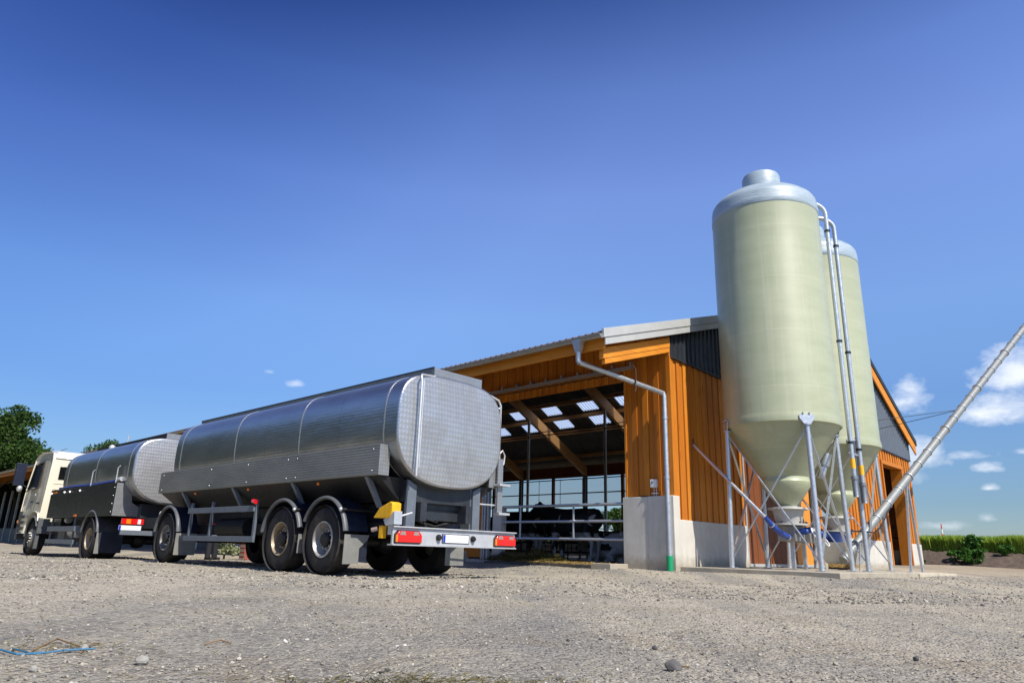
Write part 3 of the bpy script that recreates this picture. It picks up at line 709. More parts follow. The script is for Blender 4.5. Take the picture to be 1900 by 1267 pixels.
# meter box
m = MB(); m.box(-.13, -.05, .36, .52, 1.9, 2.08); mbx = barn.part('junction_box', m, 'white_pl', bevel=.008)
m = MB(); m.tube([(-.06, .40, 1.9), (-.06, .40, 1.72)], .008, 6); m.tube([(-.06, .46, 1.9), (-.06, .46, 1.66)], .008, 6); m.box(-.09, -.05, .34, .52, 1.76, 1.78); barn.part('cable', m, 'white_pl', mbx)
m = MB(); m.sphere((-.135, .46, 2.01), .022, 6); barn.part('knob', m, 'black', mbx)
# end-wall doors
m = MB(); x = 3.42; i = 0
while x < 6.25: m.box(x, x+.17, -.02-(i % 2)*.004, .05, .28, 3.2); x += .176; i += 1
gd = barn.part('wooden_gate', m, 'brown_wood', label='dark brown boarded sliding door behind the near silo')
m = MB(); m.box(3.38, 6.3, -.05, -.015, .22, .29); m.box(3.36, 3.42, -.05, .0, .22, 3.22); barn.part('door_edge', m, 'alu', gd)
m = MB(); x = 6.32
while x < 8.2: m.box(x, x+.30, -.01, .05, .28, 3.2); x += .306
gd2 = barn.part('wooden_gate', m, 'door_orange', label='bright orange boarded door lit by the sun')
m = MB(); m.box(6.3, 8.28, -.04, -.005, .22, .285); barn.part('door_edge', m, 'alu', gd2)
m = MB(); m.box(3.3, 10.7, -.13, -.05, 3.24, 3.32); barn.part('door_track', m, 'galv')
m = MB(); m.box(9.9, 10.55, -.03, .02, .6, 3.1); barn.part('steel_door', m, simple('pale_blue_door', (.30, .40, .55), .4, .2, .1, 2, 0))
# interior frame
def rafz(X): return 6.41-.5*(X-14.87)
for Yr in np.arange(6.8, L, 5.0):
    m = MB()
    m.hexa([(RX+.05, Yr-.09, rafz(RX)), (XW-.1, Yr-.09, rafz(XW)), (XW-.1, Yr+.09, rafz(XW)), (RX+.05, Yr+.09, rafz(RX)), (RX+.05, Yr-.09, rafz(RX)+.55), (XW-.1, Yr-.09, rafz(XW)+.55), (XW-.1, Yr+.09, rafz(XW)+.55), (RX+.05, Yr+.09, rafz(RX)+.55)])
    l0 = roofz(0)-.9
    m.hexa([(.15, Yr-.09, l0), (RX, Yr-.09, rafz(RX)), (RX, Yr+.09, rafz(RX)), (.15, Yr+.09, l0), (.15, Yr-.09, l0+.5), (RX, Yr-.09, rafz(RX)+.55), (RX, Yr+.09, rafz(RX)+.55), (.15, Yr+.09, l0+.5)])
    rf = barn.part('rafter', m, 'glulam')
    m = MB()
    for xx in (13.4,):
        zt_ = rafz(xx) if xx > RX else l0+(rafz(RX)-l0)*(xx-.15)/(RX-.15)
        m.tube([(xx, Yr, .1), (xx, Yr, zt_)], .075, 12)
    barn.part('steel_post', m, split=True, mat='galv', parent=rf)
    m = MB(); m.box(XW-.28, XW-.08, Yr-.012, Yr+.012, .1, rafz(XW)+.1); m.box(XW-.28, XW-.262, Yr-.1, Yr+.1, .1, rafz(XW)+.1); m.box(XW-.098, XW-.08, Yr-.1, Yr+.1, .1, rafz(XW)+.1); barn.part('steel_post', m, split=True, mat='galv_dark', parent=rf)
m = MB()
for xx in (11.9, 12.9, S0-.06, S1+.075, S3+.12, 17.7): zz = roofz(xx)-.16; m.box(xx-.05, xx+.05, .2, L, zz-.12, zz+.06)
for xx in np.arange(.6, RX, 1.35): zz = roofz(xx)-.16; m.box(xx-.05, xx+.05, .2, L, zz-.1, zz+.06)
barn.part('purlin', m, split=True, mat='glulam_y')
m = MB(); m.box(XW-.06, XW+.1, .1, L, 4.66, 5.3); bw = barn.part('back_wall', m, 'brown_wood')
m = MB(); m.box(XW-.05, XW+.05, .1, L, .1, .95); barn.part('back_plinth', m, 'concrete', bw)
m = MB()
for Yr in np.arange(4.3, L, 5.0): m.box(XW-.12, XW+.02, Yr-.08, Yr+.08, .9, 4.7)
m.box(XW-.12, XW-.04, .1, 3.0, .9, 4.7)
barn.part('timber_post', m, split=True, mat='brown_wood', parent=bw)
m = MB()
for zz in (4.56, 3.75, 3.02): m.box(XW-.03, XW+.03, .1, L, zz-.03, zz+.03)
for zz in (1.35, 1.75): m.tube([(XW-.2, .1, zz), (XW-.2, L, zz)], .025, 8)
for Yr in np.arange(2.1, L, 1.67): m.box(XW-.02, XW+.0, Yr-.012, Yr+.012, 3.02, 4.6)
barn.part('curtain_rail', m, split=True, mat='black_rail', parent=bw)
m = MB(); m.add([(XW+.04, .1, 3.02), (XW+.04, L, 3.02), (XW+.04, L, 4.58), (XW+.04, .1, 4.58)], [(0, 1, 2, 3)]); barn.part('wind_curtain', m, 'curtain', bw)
m = MB(); m.tube([(13.4, 1, 6.45), (13.4, L, 6.45)], .02, 8); m.tube([(4.2, 1, 4.3), (4.2, L, 4.3)], .02, 8); barn.part('tie_rod', m, split=True, mat='black_rail')
m = MB(); m.box(.2, XW, L-.1, L, .1, 5); m.add([(.2, L-.05, 5), (XW, L-.05, 5), (RX, L-.05, RZ-.2)], [(0, 1, 2)]); barn.part('far_gable', m, 'sheet_dark')
m = MB(); m.box(-.02, .05, 22, L, .0, 1.1)
barn.part('side_curtain', m, simple('grey_side_curtain', (.10, .105, .10), .7, 0, .15, 2, .1))
m = MB(); m.box(6.0, 6.08, 26, L, .1, 7.3); barn.part('sky_block_wall', m, 'brown_wood')  # added wall that shuts off bright sky so the far bays stay dark
m = MB()
for Yr in np.arange(22.2, L, 2.5): m.box(-.06, .08, Yr-.05, Yr+.05, .0, 4.1)
barn.part('steel_post', m, split=True, mat='galv')

# straw / silage along the opening
def blades(name, X, Y, Z0, F, n, length, width, mat, flat=.25, parent=None):
    cx, cy, a = FR[F]
    x = cx+X*math.cos(a)-Y*math.sin(a); y = cy+X*math.sin(a)+Y*math.cos(a)
    th = rng.uniform(0, 6.28, n); tilt = rng.uniform(0, flat, n); l = length*rng.uniform(.4, 1.2, n)
    dx, dy, dz = np.cos(th)*np.cos(tilt)*l, np.sin(th)*np.cos(tilt)*l, np.sin(tilt)*l
    wx, wy = -np.sin(th)*width, np.cos(th)*width
    V = np.stack([np.stack([x-wx, y-wy, Z0], -1), np.stack([x+wx, y+wy, Z0+width], -1), np.stack([x+dx+wx, y+dy+wy, Z0+dz+width], -1), np.stack([x+dx-wx, y+dy-wy, Z0+dz], -1)], 1).reshape(-1, 3)
    return np_mesh(name, V, np.arange(n*4).reshape(-1, 4), mat)
n_ = 9000
X = rng.normal(.15, .35, n_); Y = 2.9+rng.random(n_)**1.0*2.7; hgt = .18+np.abs(vnoise(X*2.5, Y*2.2, 4))*.42*np.exp(-((X-.15)/.45)**2)*ss((Y-2.9)/1.2)*rng.random(n_)**.6
tag(blades('silage_heap', X, Y, hgt, 'B', n_, .09, .004, 'hay', .7), 'low heap of brownish green silage in the barn opening', 'silage', kind='stuff')
n_ = 1600
X = rng.normal(-.25, .28, n_); Y = 1.5+rng.random(n_)*2.6
cx, cy, a = FR['B']; wx_ = cx+X*math.cos(a)-Y*math.sin(a); wy_ = cy+X*math.sin(a)+Y*math.cos(a)
tag(blades('loose_straw', X, Y, np.maximum(gh(wx_, wy_), .172)+.004+rng.random(n_)*.03, 'B', n_, .12, .004, 'straw', .35), 'golden straw spilled in front of the barn opening', 'straw', kind='stuff')
n_ = 1500
X = 8.6+rng.random(n_)*2.0; Y = rng.normal(.1, .35, n_)
tag(blades('straw_litter', X, Y, .21+rng.random(n_)*.12, 'B', n_, .15, .005, 'straw', .5), 'yellow straw lying in the dark doorway behind the silos', 'straw', kind='stuff')

# ------------------------------------------------------------------ gate rails in the opening
g = Thing('cattle_gate', 'galvanised tubular gate across the barn opening in front of the cows', 'gate', 'B', (.05, 3.3, .15))
for zz, rr in ((1.575, .034), (1.18, .034), (.755, .036)):
    m = MB(); m.tube([(.05, 1.3, zz), (.05, 5.38, zz)], rr, 10); g.part('rail', m, 'galv')
for yy in (2.9, 4.72):
    m = MB(); m.tube([(.05, yy, .76), (.05, yy, 1.57)], .026, 8); g.part('upright', m, 'galv')
m = MB()
for zz in (1.575, 1.18, .755): m.box(-.02, .12, 1.3, 1.33, zz-.07, zz+.07)
g.part('wall_bracket', m, split=True, mat='galv')
g2 = Thing('feed_fence', 'dark feed barrier with upright bars behind the standing cow', 'fence', 'B', (4.6, 14, .15))
for zz in (1.45, .75, .45):
    m = MB(); m.tube([(4.6, 4, zz), (4.6, 40, zz)], .03, 8); g2.part('rail', m, 'black_rail')
m = MB()
for yy in np.arange(4, 40, .38): m.tube([(4.6, yy, .45), (4.6, yy+.08, 1.45)], .018, 6)
g2.part('bar', m, split=True, mat='black_rail')
for i, (xx, yy) in enumerate([(8.2, 12.0), (8.2, 14.2), (8.2, 16.4), (8.2, 18.6), (8.2, 9.8), (2.6, 8.6)]):
    c = Thing('cubicle_divider', ['bent black tube stall divider deep in the barn', 'curved tube stall divider just inside the opening behind the trailer end'][i == 5], 'stall divider', 'B', (xx, yy, .15), group='stall dividers in the barn' if i < 5 else None)
    m = MB(); m.tube([(xx, yy, .15), (xx, yy, 1.15), (xx+.08, yy, 1.27), (xx+.2, yy, 1.3), (xx+1.6, yy, 1.28), (xx+1.8, yy, 1.15), (xx+1.85, yy, .9), (xx+1.7, yy, .72), (xx, yy, .6)], .028, 8); c.part('tube', m, 'black_rail')
    m = MB(); m.box(xx-.08, xx+.08, yy-.08, yy+.08, .15, .17); c.part('foot_plate', m, 'black_rail')

# ------------------------------------------------------------------ silos
def silo(cx_, cy_, label, mirror=False):
    t = Thing('feed_silo', label, 'silo', 'B', (cx_, cy_, .2), group='two glass fibre feed silos')
    C_ = (cx_, cy_, 0)
    m = MB(); m.lathe([(1.24, 3.22), (1.275, 3.24), (1.28, 3.32), (1.262, 3.40), (1.25, 3.46), (1.252, 4.72), (1.247, 4.74), (1.25, 5.99), (1.245, 6.01), (1.247, 7.26), (1.243, 7.28), (1.243, 8.42)], C_, 'z', 96)
    sh = t.part('shell', m, 'grp', ang=50)
    m = MB(); m.lathe([(1.246, 8.40), (1.253, 8.41), (1.253, 8.54), (1.243, 8.58), (1.243, 8.70), (1.225, 8.78), (1.18, 8.86), (1.16, 8.865), (1.08, 8.95), (.98, 9.02), (.85, 9.07), (.6, 9.12), (.40, 9.15), (.0, 9.16)], C_, 'z', 96); t.part('cap', m, 'cap', sh, ang=50)
    m = MB(); m.lathe([(.38, 9.1), (.38, 9.24), (.455, 9.23), (.46, 9.29), (.455, 9.62), (.43, 9.68), (.37, 9.705), (0, 9.715)], C_, 'z', 48); t.part('lid', m, 'cap', sh, ang=40)
    m = MB(); m.lathe([(1.24, 3.24), (1.18, 3.16), (.50, 2.16), (.505, 2.10), (.53, 2.06), (.52, 1.98), (.40, 1.80), (.24, 1.60), (.20, 1.56), (.20, 1.52)], C_, 'z', 80); hp = t.part('hopper', m, 'grp', ang=30)
    m = MB(); m.lathe([(.19, 1.54), (.42, 1.50), (.43, 1.47), (.33, 1.45), (.27, 1.18), (.40, 1.17), (.40, 1.13), (0, 1.13)], C_, 'z', 40); t.part('outlet_collar', m, simple('grey_plastic_collar', (.42, .41, .37), .5, 0, .1, 5, .05), hp, ang=30)
    m = MB()
    for i in range(12): a_ = i*math.pi/6; m.lathe([(0, 1.17), (.016, 1.17), (.016, 1.21), (0, 1.21)], (cx_+.37*math.cos(a_), cy_+.37*math.sin(a_), 0), 'z', 6)
    t.part('flange_bolts', m, 'black', hp)
    # inspection window band on the cone
    legs = []
    for a0 in (47, 137, 227, 317):
        a_ = R_(a0); top = Vector((cx_+1.262*math.cos(a_), cy_+1.262*math.sin(a_), 3.16)); bot = Vector((cx_+1.33*math.cos(a_), cy_+1.33*math.sin(a_), .21)); legs.append((bot, top))
        m = MB(); m.tube([bot, top], .052, 16)
        lg = t.part('leg', m, 'galv', ang=50)
        m = MB(); m.box(bot.x-.1, bot.x+.1, bot.y-.1, bot.y+.1, .206, .222); m.tube([(top.x, top.y, 3.14), (top.x, top.y, 3.165)], .085, 16)
        t.part('foot_plate', m, 'galv', lg)
        # bracket plate at the rim
        tx_, ty_ = -math.sin(a_), math.cos(a_); rx_, ry_ = math.cos(a_), math.sin(a_); rr = 1.284
        pts = [(-.16, 3.36), (.16, 3.36), (.16, 3.28), (.08, 3.17), (-.08, 3.17), (-.16, 3.28)]
        vs = [(cx_+rx_*(rr+o)+tx_*u, cy_+ry_*(rr+o)+ty_*u, zz) for o in (0, .014) for (u, zz) in pts]
        fs = [tuple(range(6))[::-1], tuple(range(6, 12))]+[(i, (i+1) % 6, 6+(i+1) % 6, 6+i) for i in range(6)]
        m = MB(); m.add(vs, fs)
        for u in (-.07, .07):
            p = Vector((cx_+rx_*(rr+.014)+tx_*u, cy_+ry_*(rr+.014)+ty_*u, 3.40)); m.tube([p-Vector((rx_, ry_, 0))*.02, p+Vector((rx_, ry_, 0))*.03], .02, 8)
        t.part('rim_bracket', m, split=True, mat='galv', parent=lg)
    for i in range(4):
        (b0, t0), (b1, t1) = legs[i], legs[(i+1) % 4]
        for (p, q) in ((b0.lerp(t0, .05), t1.lerp(b1, .02)), (b1.lerp(t1, .05), t0.lerp(b0, .02))):
            m = MB(); m.beam(p, q, .045, .02); t.part('brace', m, 'galv')
    return t
SX1, SY1 = 1.69, -1.85; SX2, SY2 = 5.45, -1.5
s1 = silo(SX1, SY1, 'nearer and larger looking olive green feed silo with pale blue cap')
s2 = silo(SX2, SY2, 'farther olive green feed silo half hidden behind the near one')
# small vibrator / knocker housing on near hopper
m = MB(); m.tube([(2.55, -2.50, 2.75), (2.50, -2.43, 2.48)], .105, 14); m.tube([(2.50, -2.43, 2.5), (2.42, -2.36, 2.2)], .08, 12); s1.part('inspection_hatch', m, 'galv', ang=40)
def fill_pipe(x, y, ztop, bend, zbot, label):
    t = Thing('fill_pipe', label, 'pipe', 'B', (x, y, zbot))
    m = MB(); m.tube([(x-bend*2.2, y+bend*1.9, ztop+.03)]+[(x-bend*(1-math.cos(a_)), y+bend*.9*(1-math.cos(a_)), ztop-bend+bend*math.sin(a_)) for a_ in np.linspace(math.pi/2, 0, 9)]+[(x, y, zbot+.45)], .052, 14)
    pp = t.part('pipe', m, 'galv', ang=60)
    m = MB(); m.lathe([(.055, zbot+.45), (.075, zbot+.45), (.075, zbot+.38), (.06, zbot+.37), (.06, zbot+.02), (.068, zbot), (.03, zbot), (0, zbot+.0)], (x, y, 0), 'z', 16); t.part('coupling', m, 'galv_dark', pp)
    m = MB()
    for zz in (ztop-.75, (ztop+zbot)/2, zbot+1.2): m.lathe([(.052, zz-.025), (.067, zz-.025), (.067, zz+.025), (.052, zz+.025)], (x, y, 0), 'z', 14)
    t.part('clamp', m, split=True, mat='black_rail', parent=pp)
    m = MB(); m.lathe([(.0535, zbot+.62), (.0545, zbot+.62), (.0545, zbot+.84), (.0535, zbot+.84)], (x, y, 0), 'z', 14); t.part('warning_sticker', m, 'sticker', pp)
    return t
fill_pipe(2.66, -3.0, 8.95, .30, 1.78, 'galvanised fill pipe curving over the near silo shoulder')
fill_pipe(3.17, -3.0, 8.72, .28, 1.68, 'slightly shorter galvanised fill pipe just right of the other one')
t = Thing('pipe_stand', 'upright galvanised tube that holds up the two fill pipes', 'post', 'B', (3.2, -2.93, .2))
m = MB(); m.tube([(3.22, -2.9, .2), (3.22, -2.9, 3.1)], .05, 14); t.part('tube', m, 'galv'); m = MB(); m.box(3.1, 3.34, -3.0, -2.8, .205, .222); t.part('foot_plate', m, 'galv')
m = MB(); m.beam((2.6, -2.96, 2.75), (3.3, -2.96, 2.75), .04, .04); t.part('cross_bar', m, 'galv')
# mixing gear below near silo
t = Thing('feed_drive', 'grey box gear with blue electric motors below the near silo', 'machine', 'B', (1.95, -1.9, .2))
m = MB(); m.box(1.5, 2.02, -2.05, -1.65, .80, 1.12); m.box(2.04, 2.5, -2.15, -1.65, .78, 1.10); hs = t.part('gearbox', m, simple('dull_steel_box', (.30, .29, .27), .5, .5, .15, 6, .1), bevel=.01)
for (xx, yy, zz) in ((1.62, -2.2, 1.0), (1.86, -2.2, 1.04), (2.16, -2.3, .98), (2.36, -2.3, .94)):
    m = MB(); m.lathe([(0, yy-.09), (.035, yy-.09), (.055, yy-.07), (.058, yy+.09), (.035, yy+.10), (.035, yy+.18)], (xx, 0, zz), 'y', 18)
    for i in range(10): a_ = i*math.pi/5; m.tube([(xx+.057*math.cos(a_), yy-.06, zz+.057*math.sin(a_)), (xx+.057*math.cos(a_), yy+.08, zz+.057*math.sin(a_))], .007, 5)
    t.part('motor', m, 'motor', hs)
for (xx, zz, r_) in ((1.62, .97, .10), (2.22, .80, .085)):
    m = MB(); m.tube([(xx+r_*math.cos(a_), -2.42+.05*math.sin(a_), zz+r_*math.sin(a_)) for a_ in np.linspace(0, 6.0, 22)]+[(xx+.12, -2.3, zz+.1)], .014, 8); t.part('white_cable', m, 'white_pl', hs)
m = MB()
for xx in (1.75, 2.35): m.box(xx-.035, xx+.035, -1.9, -1.83, .2, .8)
t.part('stand_leg', m, split=True, mat='galv', parent=hs)
t = Thing('feed_hose', 'thick bright blue flexible hose between slanted tube and feed drive', 'hose', 'B', (1.0, -1.9, .9))
m = MB(); m.tube([(.42, -1.9, 1.24), (.62, -1.93, 1.10), (.85, -1.95, .99), (1.1, -1.95, .92), (1.35, -1.95, .88), (1.52, -1.92, .90)], .07, 14, radii=[.04, .055, .062, .062, .055, .04]); t.part('hose', m, 'blue')
m = MB()
for q in ((.62, -1.93, 1.10), (1.35, -1.95, .87)): m.tube([(q[0]-.012, q[1], q[2]+.008), (q[0]+.012, q[1], q[2]-.004)], .066, 14)
t.part('hose_clamp', m, split=True, mat='galv')
t = Thing('conveyor_tube', 'thin slanted galvanised tube from the board wall down to the blue hose', 'pipe', 'B', (.89, -.05, 2.94))
m = MB(); m.tube([(.89, -.05, 2.94), (.42, -1.9, 1.24)], .034, 12); tb = t.part('tube', m, 'galv'); m = MB(); m.tube([(.89, -.05, 2.9), (.89, -.05, 3.1)], .012, 6); t.part('hanger', m, 'black', tb)
# second drive under the far silo
t = Thing('auger_hopper', 'blue funnel on a grey sheet steel trough under the far silo', 'hopper', 'B', (4.74, -1.95, .2))
m = MB(); m.lathe([(.34, 1.14), (.35, 1.10), (.26, .88), (.2, .86), (0, .86)], (SX2, SY2, 0), 'z', 28); t.part('funnel', m, 'motor')
m = MB(); m.hexa([(4.8, -2.1, .35), (5.4, -2.1, .35), (5.4, -1.4, .35), (4.8, -1.4, .35), (4.6, -2.3, .86), (5.7, -2.2, .86), (5.7, -1.2, .86), (4.6, -1.2, .86)]); t.part('trough', m, 'galv')
m = MB(); m.tube([(4.45, -2.3, .2), (4.35, -2.4, .85)], .02, 6); m.tube([(4.95, -2.3, .2), (5.05, -2.4, .85)], .02, 6); t.part('stand_leg', m, split=True, mat='galv')
# auger
A0, A1 = Vector((4.73, -2.2, .84)), Vector((7.07, -2.8, 2.49)); dA = A1-A0
t = Thing('feed_auger', 'long inclined galvanised auger tube rising to the right past the field', 'auger', 'B', (7.2, -2.8, .18))
def AP(u): return A0+dA*u
m = MB(); m.tube([AP(-.25), AP(5.6)], .105, 22); tb = t.part('tube', m, 'auger', ang=50)
for i in range(24):
    u = .15+i*.235; p = AP(u); dd = dA.normalized()*.012
    if p.z < .5: continue
    m = MB(); m.tube([p-dd, p+dd], .122 if i % 4 else .135, 22); t.part('clamp_band', m, 'galv', tb)
m = MB(); e_ = AP(5.65); m.tube([e_, e_+Vector((0, 0, .35))], .16, 16); m.tube([e_+Vector((0, 0, .1)), e_-Vector((0, 0, .5))], .11, 14); t.part('auger_head', m, 'galv')
m = MB(); m.tube([e_+Vector((0, 0, .35)), e_+Vector((0, 0, .7))], .12, 16); t.part('drive_motor', m, 'motor')
m = MB(); m.beam((6.66, -2.8, .19), (7.22, -2.8, 2.50), .07, .05, (0, 1, 0)); m.beam((6.60, -2.87, .19), (6.72, -2.73, .19), .1, .02); t.part('support_leg', m, 'galv')
m = MB(); m.beam((7.68, -2.8, .19), (7.30, -2.8, 2.50), .07, .05, (0, 1, 0)); t.part('support_leg', m, 'galv')
m = MB(); m.beam((7.1, -2.8, 2.46), (7.42, -2.8, 2.46), .09, .06, (0, 1, 0)); m.box(6.5, 7.85, -2.88, -2.72, .178, .195); t.part('support_head', m, 'galv')
t2_ = AP(2.47)
m = MB(); m.tube([t2_, Vector((5.9, -1.0, 4.5)), Vector((5.2, -.06, 4.1))][:1]+[Vector((4.9, -.6, 3.75))], .010, 6); t.part('stay_cable', m, 'black_rail')
m = MB(); m.tube([t2_, Vector((9.3, -.07, 4.1))], .010, 6); t.part('stay_cable', m, 'black_rail')
m = MB(); m.tube([(4.0, -2.3, 1.1), (4.6, -2.5, 1.12), (5.1, -2.5, 1.1), (5.5, -2.55, 1.25), (5.9, -2.62, 1.6), (6.3, -2.68, 1.95)], .018, 8); t.part('power_cable', m, 'black')

# ------------------------------------------------------------------ wheels
def wheel(t, xo, y, r, side, wdt=.36, rim='rim', deep=.13, name='wheel', par=None, zoff=0):
    """xo = x of the outer side wall; side -1: faces -X, +1: faces +X"""
    s_ = side; P0 = (xo, y, r+zoff)
    def H(h): return -s_*h  # inward
    m = MB()
    rw = r*.535
    prof = [(rw, .03), (rw+.02, .004), (r*.80, -.006), (r*.93, .012), (r*.985, .05), (r, .10), (r*1.0, wdt*.5), (r, wdt-.10), (r*.985, wdt-.05), (r*.93, wdt-.012), (r*.8, wdt), (rw, wdt-.02)]
    m.lathe([(a_, H(b_)) for a_, b_ in prof], P0, 'x', 56)
    # tread grooves ribs
    for gq in (.28, .42, .58, .72): m.lathe([(r+.001, H(wdt*gq-.012)), (r+.006, H(wdt*gq-.05)), (r+.006, H(wdt*gq-.10)), (r+.001, H(wdt*gq-.13))], P0, 'x', 56)
    w_ = t.part(name, m, 'rubber', par, ang=40)
    m = MB(); rim_p = [(rw+.005, .015), (rw, .0), (rw-.018, .0), (rw-.03, .03), (rw-.045, deep*.8), (rw-.06, deep), (rw-.095, deep+.012), (.17, deep-.03), (.16, deep-.035), (.15, deep-.035), (.0, deep-.03)]
    m.lathe([(a_, H(b_)) for a_, b_ in rim_p], P0, 'x', 48); rm = t.part('rim', m, rim, w_, ang=40)
    m = MB(); m.lathe([(a_, H(b_)) for a_, b_ in [(.115, deep-.03), (.115, deep-.10), (.09, deep-.13), (0, deep-.135)]], P0, 'x', 24); t.part('hub', m, 'black', w_, ang=30)
    m = MB()
    for i in range(10):
        a_ = i*math.pi/5+.1; c_ = (xo, y+.142*math.cos(a_), r+zoff+.142*math.sin(a_)); m.lathe([(.0, H(deep-.085)), (.014, H(deep-.085)), (.017, H(deep-.05)), (.017, H(deep-.02))], c_, 'x', 8)
        a_ += .31; c_ = (xo, y+.20*math.cos(a_), r+zoff+.20*math.sin(a_)); m.lathe([(0, H(deep-.024)), (.022, H(deep-.022)), (.022, H(deep-.02))], c_, 'x', 8)
    t.part('wheel_nuts', m, 'rim', w_)
    return w_
def fender(t, x0, x1, y, r, zc, a0, a1, lipx, mat='navy', par=None):
    """arched mudguard; a0..a1 degrees from +Y (front) over the top to the back"""
    m = MB(); n_ = 26; th = .012; vs = []; fs = []
    for i in range(n_+1):
        a_ = R_(a0+(a1-a0)*i/n_)
        for rr in (r, r+th):
            for xx in (x0, x1): vs.append((xx, y+rr*math.cos(a_), zc+rr*math.sin(a_)))
    for i in range(n_):
        o_ = i*4; p_ = o_+4
        fs += [(o_, o_+1, p_+1, p_), (o_+2, p_+2, p_+3, o_+3), (o_, p_, p_+2, o_+2), (o_+1, o_+3, p_+3, p_+1)]
    fs += [(0, 2, 3, 1), (n_*4, n_*4+1, n_*4+3, n_*4+2)]
    m.add(vs, fs, True); f_ = t.part('mudguard', m, mat, par, ang=40)
    m = MB()
    pts = [(lipx, y+(r+.004)*math.cos(R_(a0+(a1-a0)*i/n_)), zc+(r+.004)*math.sin(R_(a0+(a1-a0)*i/n_))) for i in range(n_+1)]
    m.tube(pts, .028, 8, radii=[(.045, .032)]*len(pts)); t.part('edge_lip', m, 'fender_lip', f_, ang=60)
    return f_
def tank_mesh(t, xc, hw, zc, hh, y0, y1, rnd=.16, n=96, ex=3.4, exb=2.5):
    """returns (body MB, rear head MB) of a box-shaped tank"""
    def sec(k_, y, push=0):
        out = []
        for i in range(n):
            a_ = 2*math.pi*i/n; c_, s_ = math.cos(a_), math.sin(a_)
            e_ = 2/ex
            X = math.copysign(abs(c_)**e_, c_)*hw*(1-(1-k_)*hh/hw if False else k_); Z = math.copysign(abs(s_)**e_, s_)*hh*k_
            out.append((xc+X, y, zc+Z))
        return out
    def sec2(ins, y):
        out = []
        for i in range(n):
            a_ = 2*math.pi*i/n; c_, s_ = math.cos(a_), math.sin(a_); e_ = 2/(ex if s_ > 0 else exb)
            out.append((xc+math.copysign(abs(c_)**e_, c_)*(hw-ins), y, zc+math.copysign(abs(s_)**e_, s_)*(hh-ins)))
        return out
    ring = []
    # rear head: rounded edge then shallow dish
    head = [sec2(rnd*(1-math.sin(a_)), y0+rnd*.8*(1-math.cos(a_))) for a_ in np.linspace(0, math.pi/2, 7)]
    dish = [sec2(rnd+(hw*.9-rnd)*q, y0-.035*(1-(1-q)**2)) for q in (0.0, .25, .5, .75)]
    def loft(rs, cap0=False, cap1=False):
        vs = [p for r_ in rs for p in r_]; fs = []
        for i in range(len(rs)-1):
            for j in range(n): fs.append((i*n+j, i*n+(j+1) % n, (i+1)*n+(j+1) % n, (i+1)*n+j))
        if cap0: fs.append(tuple(range(n)))
        if cap1: fs.append(tuple(range((len(rs)-1)*n, len(rs)*n)))
        m = MB(); m.add(vs, fs, True); return m
    hd = loft(dish[::-1]+head[:2], cap0=True)
    body = loft(head[1:]+[sec2(0, y0+rnd*.8+(y1-y0-1.6*rnd)*q) for q in np.linspace(.001, 1, 12)]+[sec2(rnd*(1-math.cos(a_)), y1-rnd*.8+rnd*.8*math.sin(a_)) for a_ in np.linspace(0.05, math.pi/2, 6)], cap1=True)
    def band(y, w_, off=.008):
        return loft([sec2(.0, y), sec2(-off, y), sec2(-off, y+w_), sec2(.0, y+w_)])
    return hd, body, band

# ------------------------------------------------------------------ tank trailer
tr = Thing('milk_tank_trailer', 'silver stainless steel tank trailer seen from behind, nearest vehicle', 'trailer', 'T', (1.25, 4.6, 0))
hd, body, band = tank_mesh(tr, 1.23, 1.12, 2.21, .88, .22, 8.35, .045, ex=3.6)
tk = tr.part('tank', body, 'ss_rib', ang=60)
tr.part('rear_head', hd, 'ss_dia', tk, ang=60, label='diamond pressed stainless rear end of the tank')
for yb in (.55, 3.0, 5.42, 8.02):
    m = band(yb, .032, .005); tr.part('tank_band', m, 'band', tk, ang=30)
m = MB(); m.box(.80, 1.86, .28, 8.85, 3.0, 3.215); wk = tr.part('roof_walkway', m, 'ss_dark')
m = MB(); m.box(.80, 1.86, .262, .278, 3.0, 3.21); tr.part('walkway_end', m, 'ss_fine', wk)
m = MB(); m.box(.79, .80+.02, .28, 8.85, 3.215, 3.23); m.box(1.84, 1.87, .28, 8.85, 3.215, 3.23); tr.part('walkway_rim', m, split=True, mat='black', parent=wk)
for sgn, nm in ((1, 'left'), (-1, 'right')):
    f = (lambda x: x) if sgn == 1 else (lambda x: 2.5-x)
    m = MB(); xa, xb = sorted((f(0), f(.19))); m.box(xa, xb, .46, 8.68, 1.45, 1.91)
    sb = tr.part('side_cabinet', m, 'ss_dark', bevel=.006)
    if sgn == 1: sb0 = sb
    m = MB(); m.box(xa+.001, xb-.001, .452, .459, 1.455, 1.905); tr.part('cabinet_end', m, 'ss_fine', sb)
    m = MB(); m.hexa([(f(.06), .50, 1.449), (f(.20), .50, 1.449), (f(.20), 8.6, 1.449), (f(.06), 8.6, 1.449)][:0] or [(f(.50), .55, 1.10), (f(.75), .55, 1.10), (f(.75), 8.5, 1.10), (f(.50), 8.5, 1.10), (f(.04), .50, 1.448), (f(.75), .50, 1.448), (f(.75), 8.6, 1.448), (f(.04), 8.6, 1.448)]); tr.part('cabinet_underside', m, 'black', sb)
m = MB()
for yy in (.62, 2.8, 3.1, 4.55, 6.1, 8.5):
    for zz in (1.52, 1.84): m.lathe([(0, -.008), (.008, -.006), (.010, 0)], (0, yy, zz), 'x', 8)
tr.part('rivets', m, 'alu', sb0)
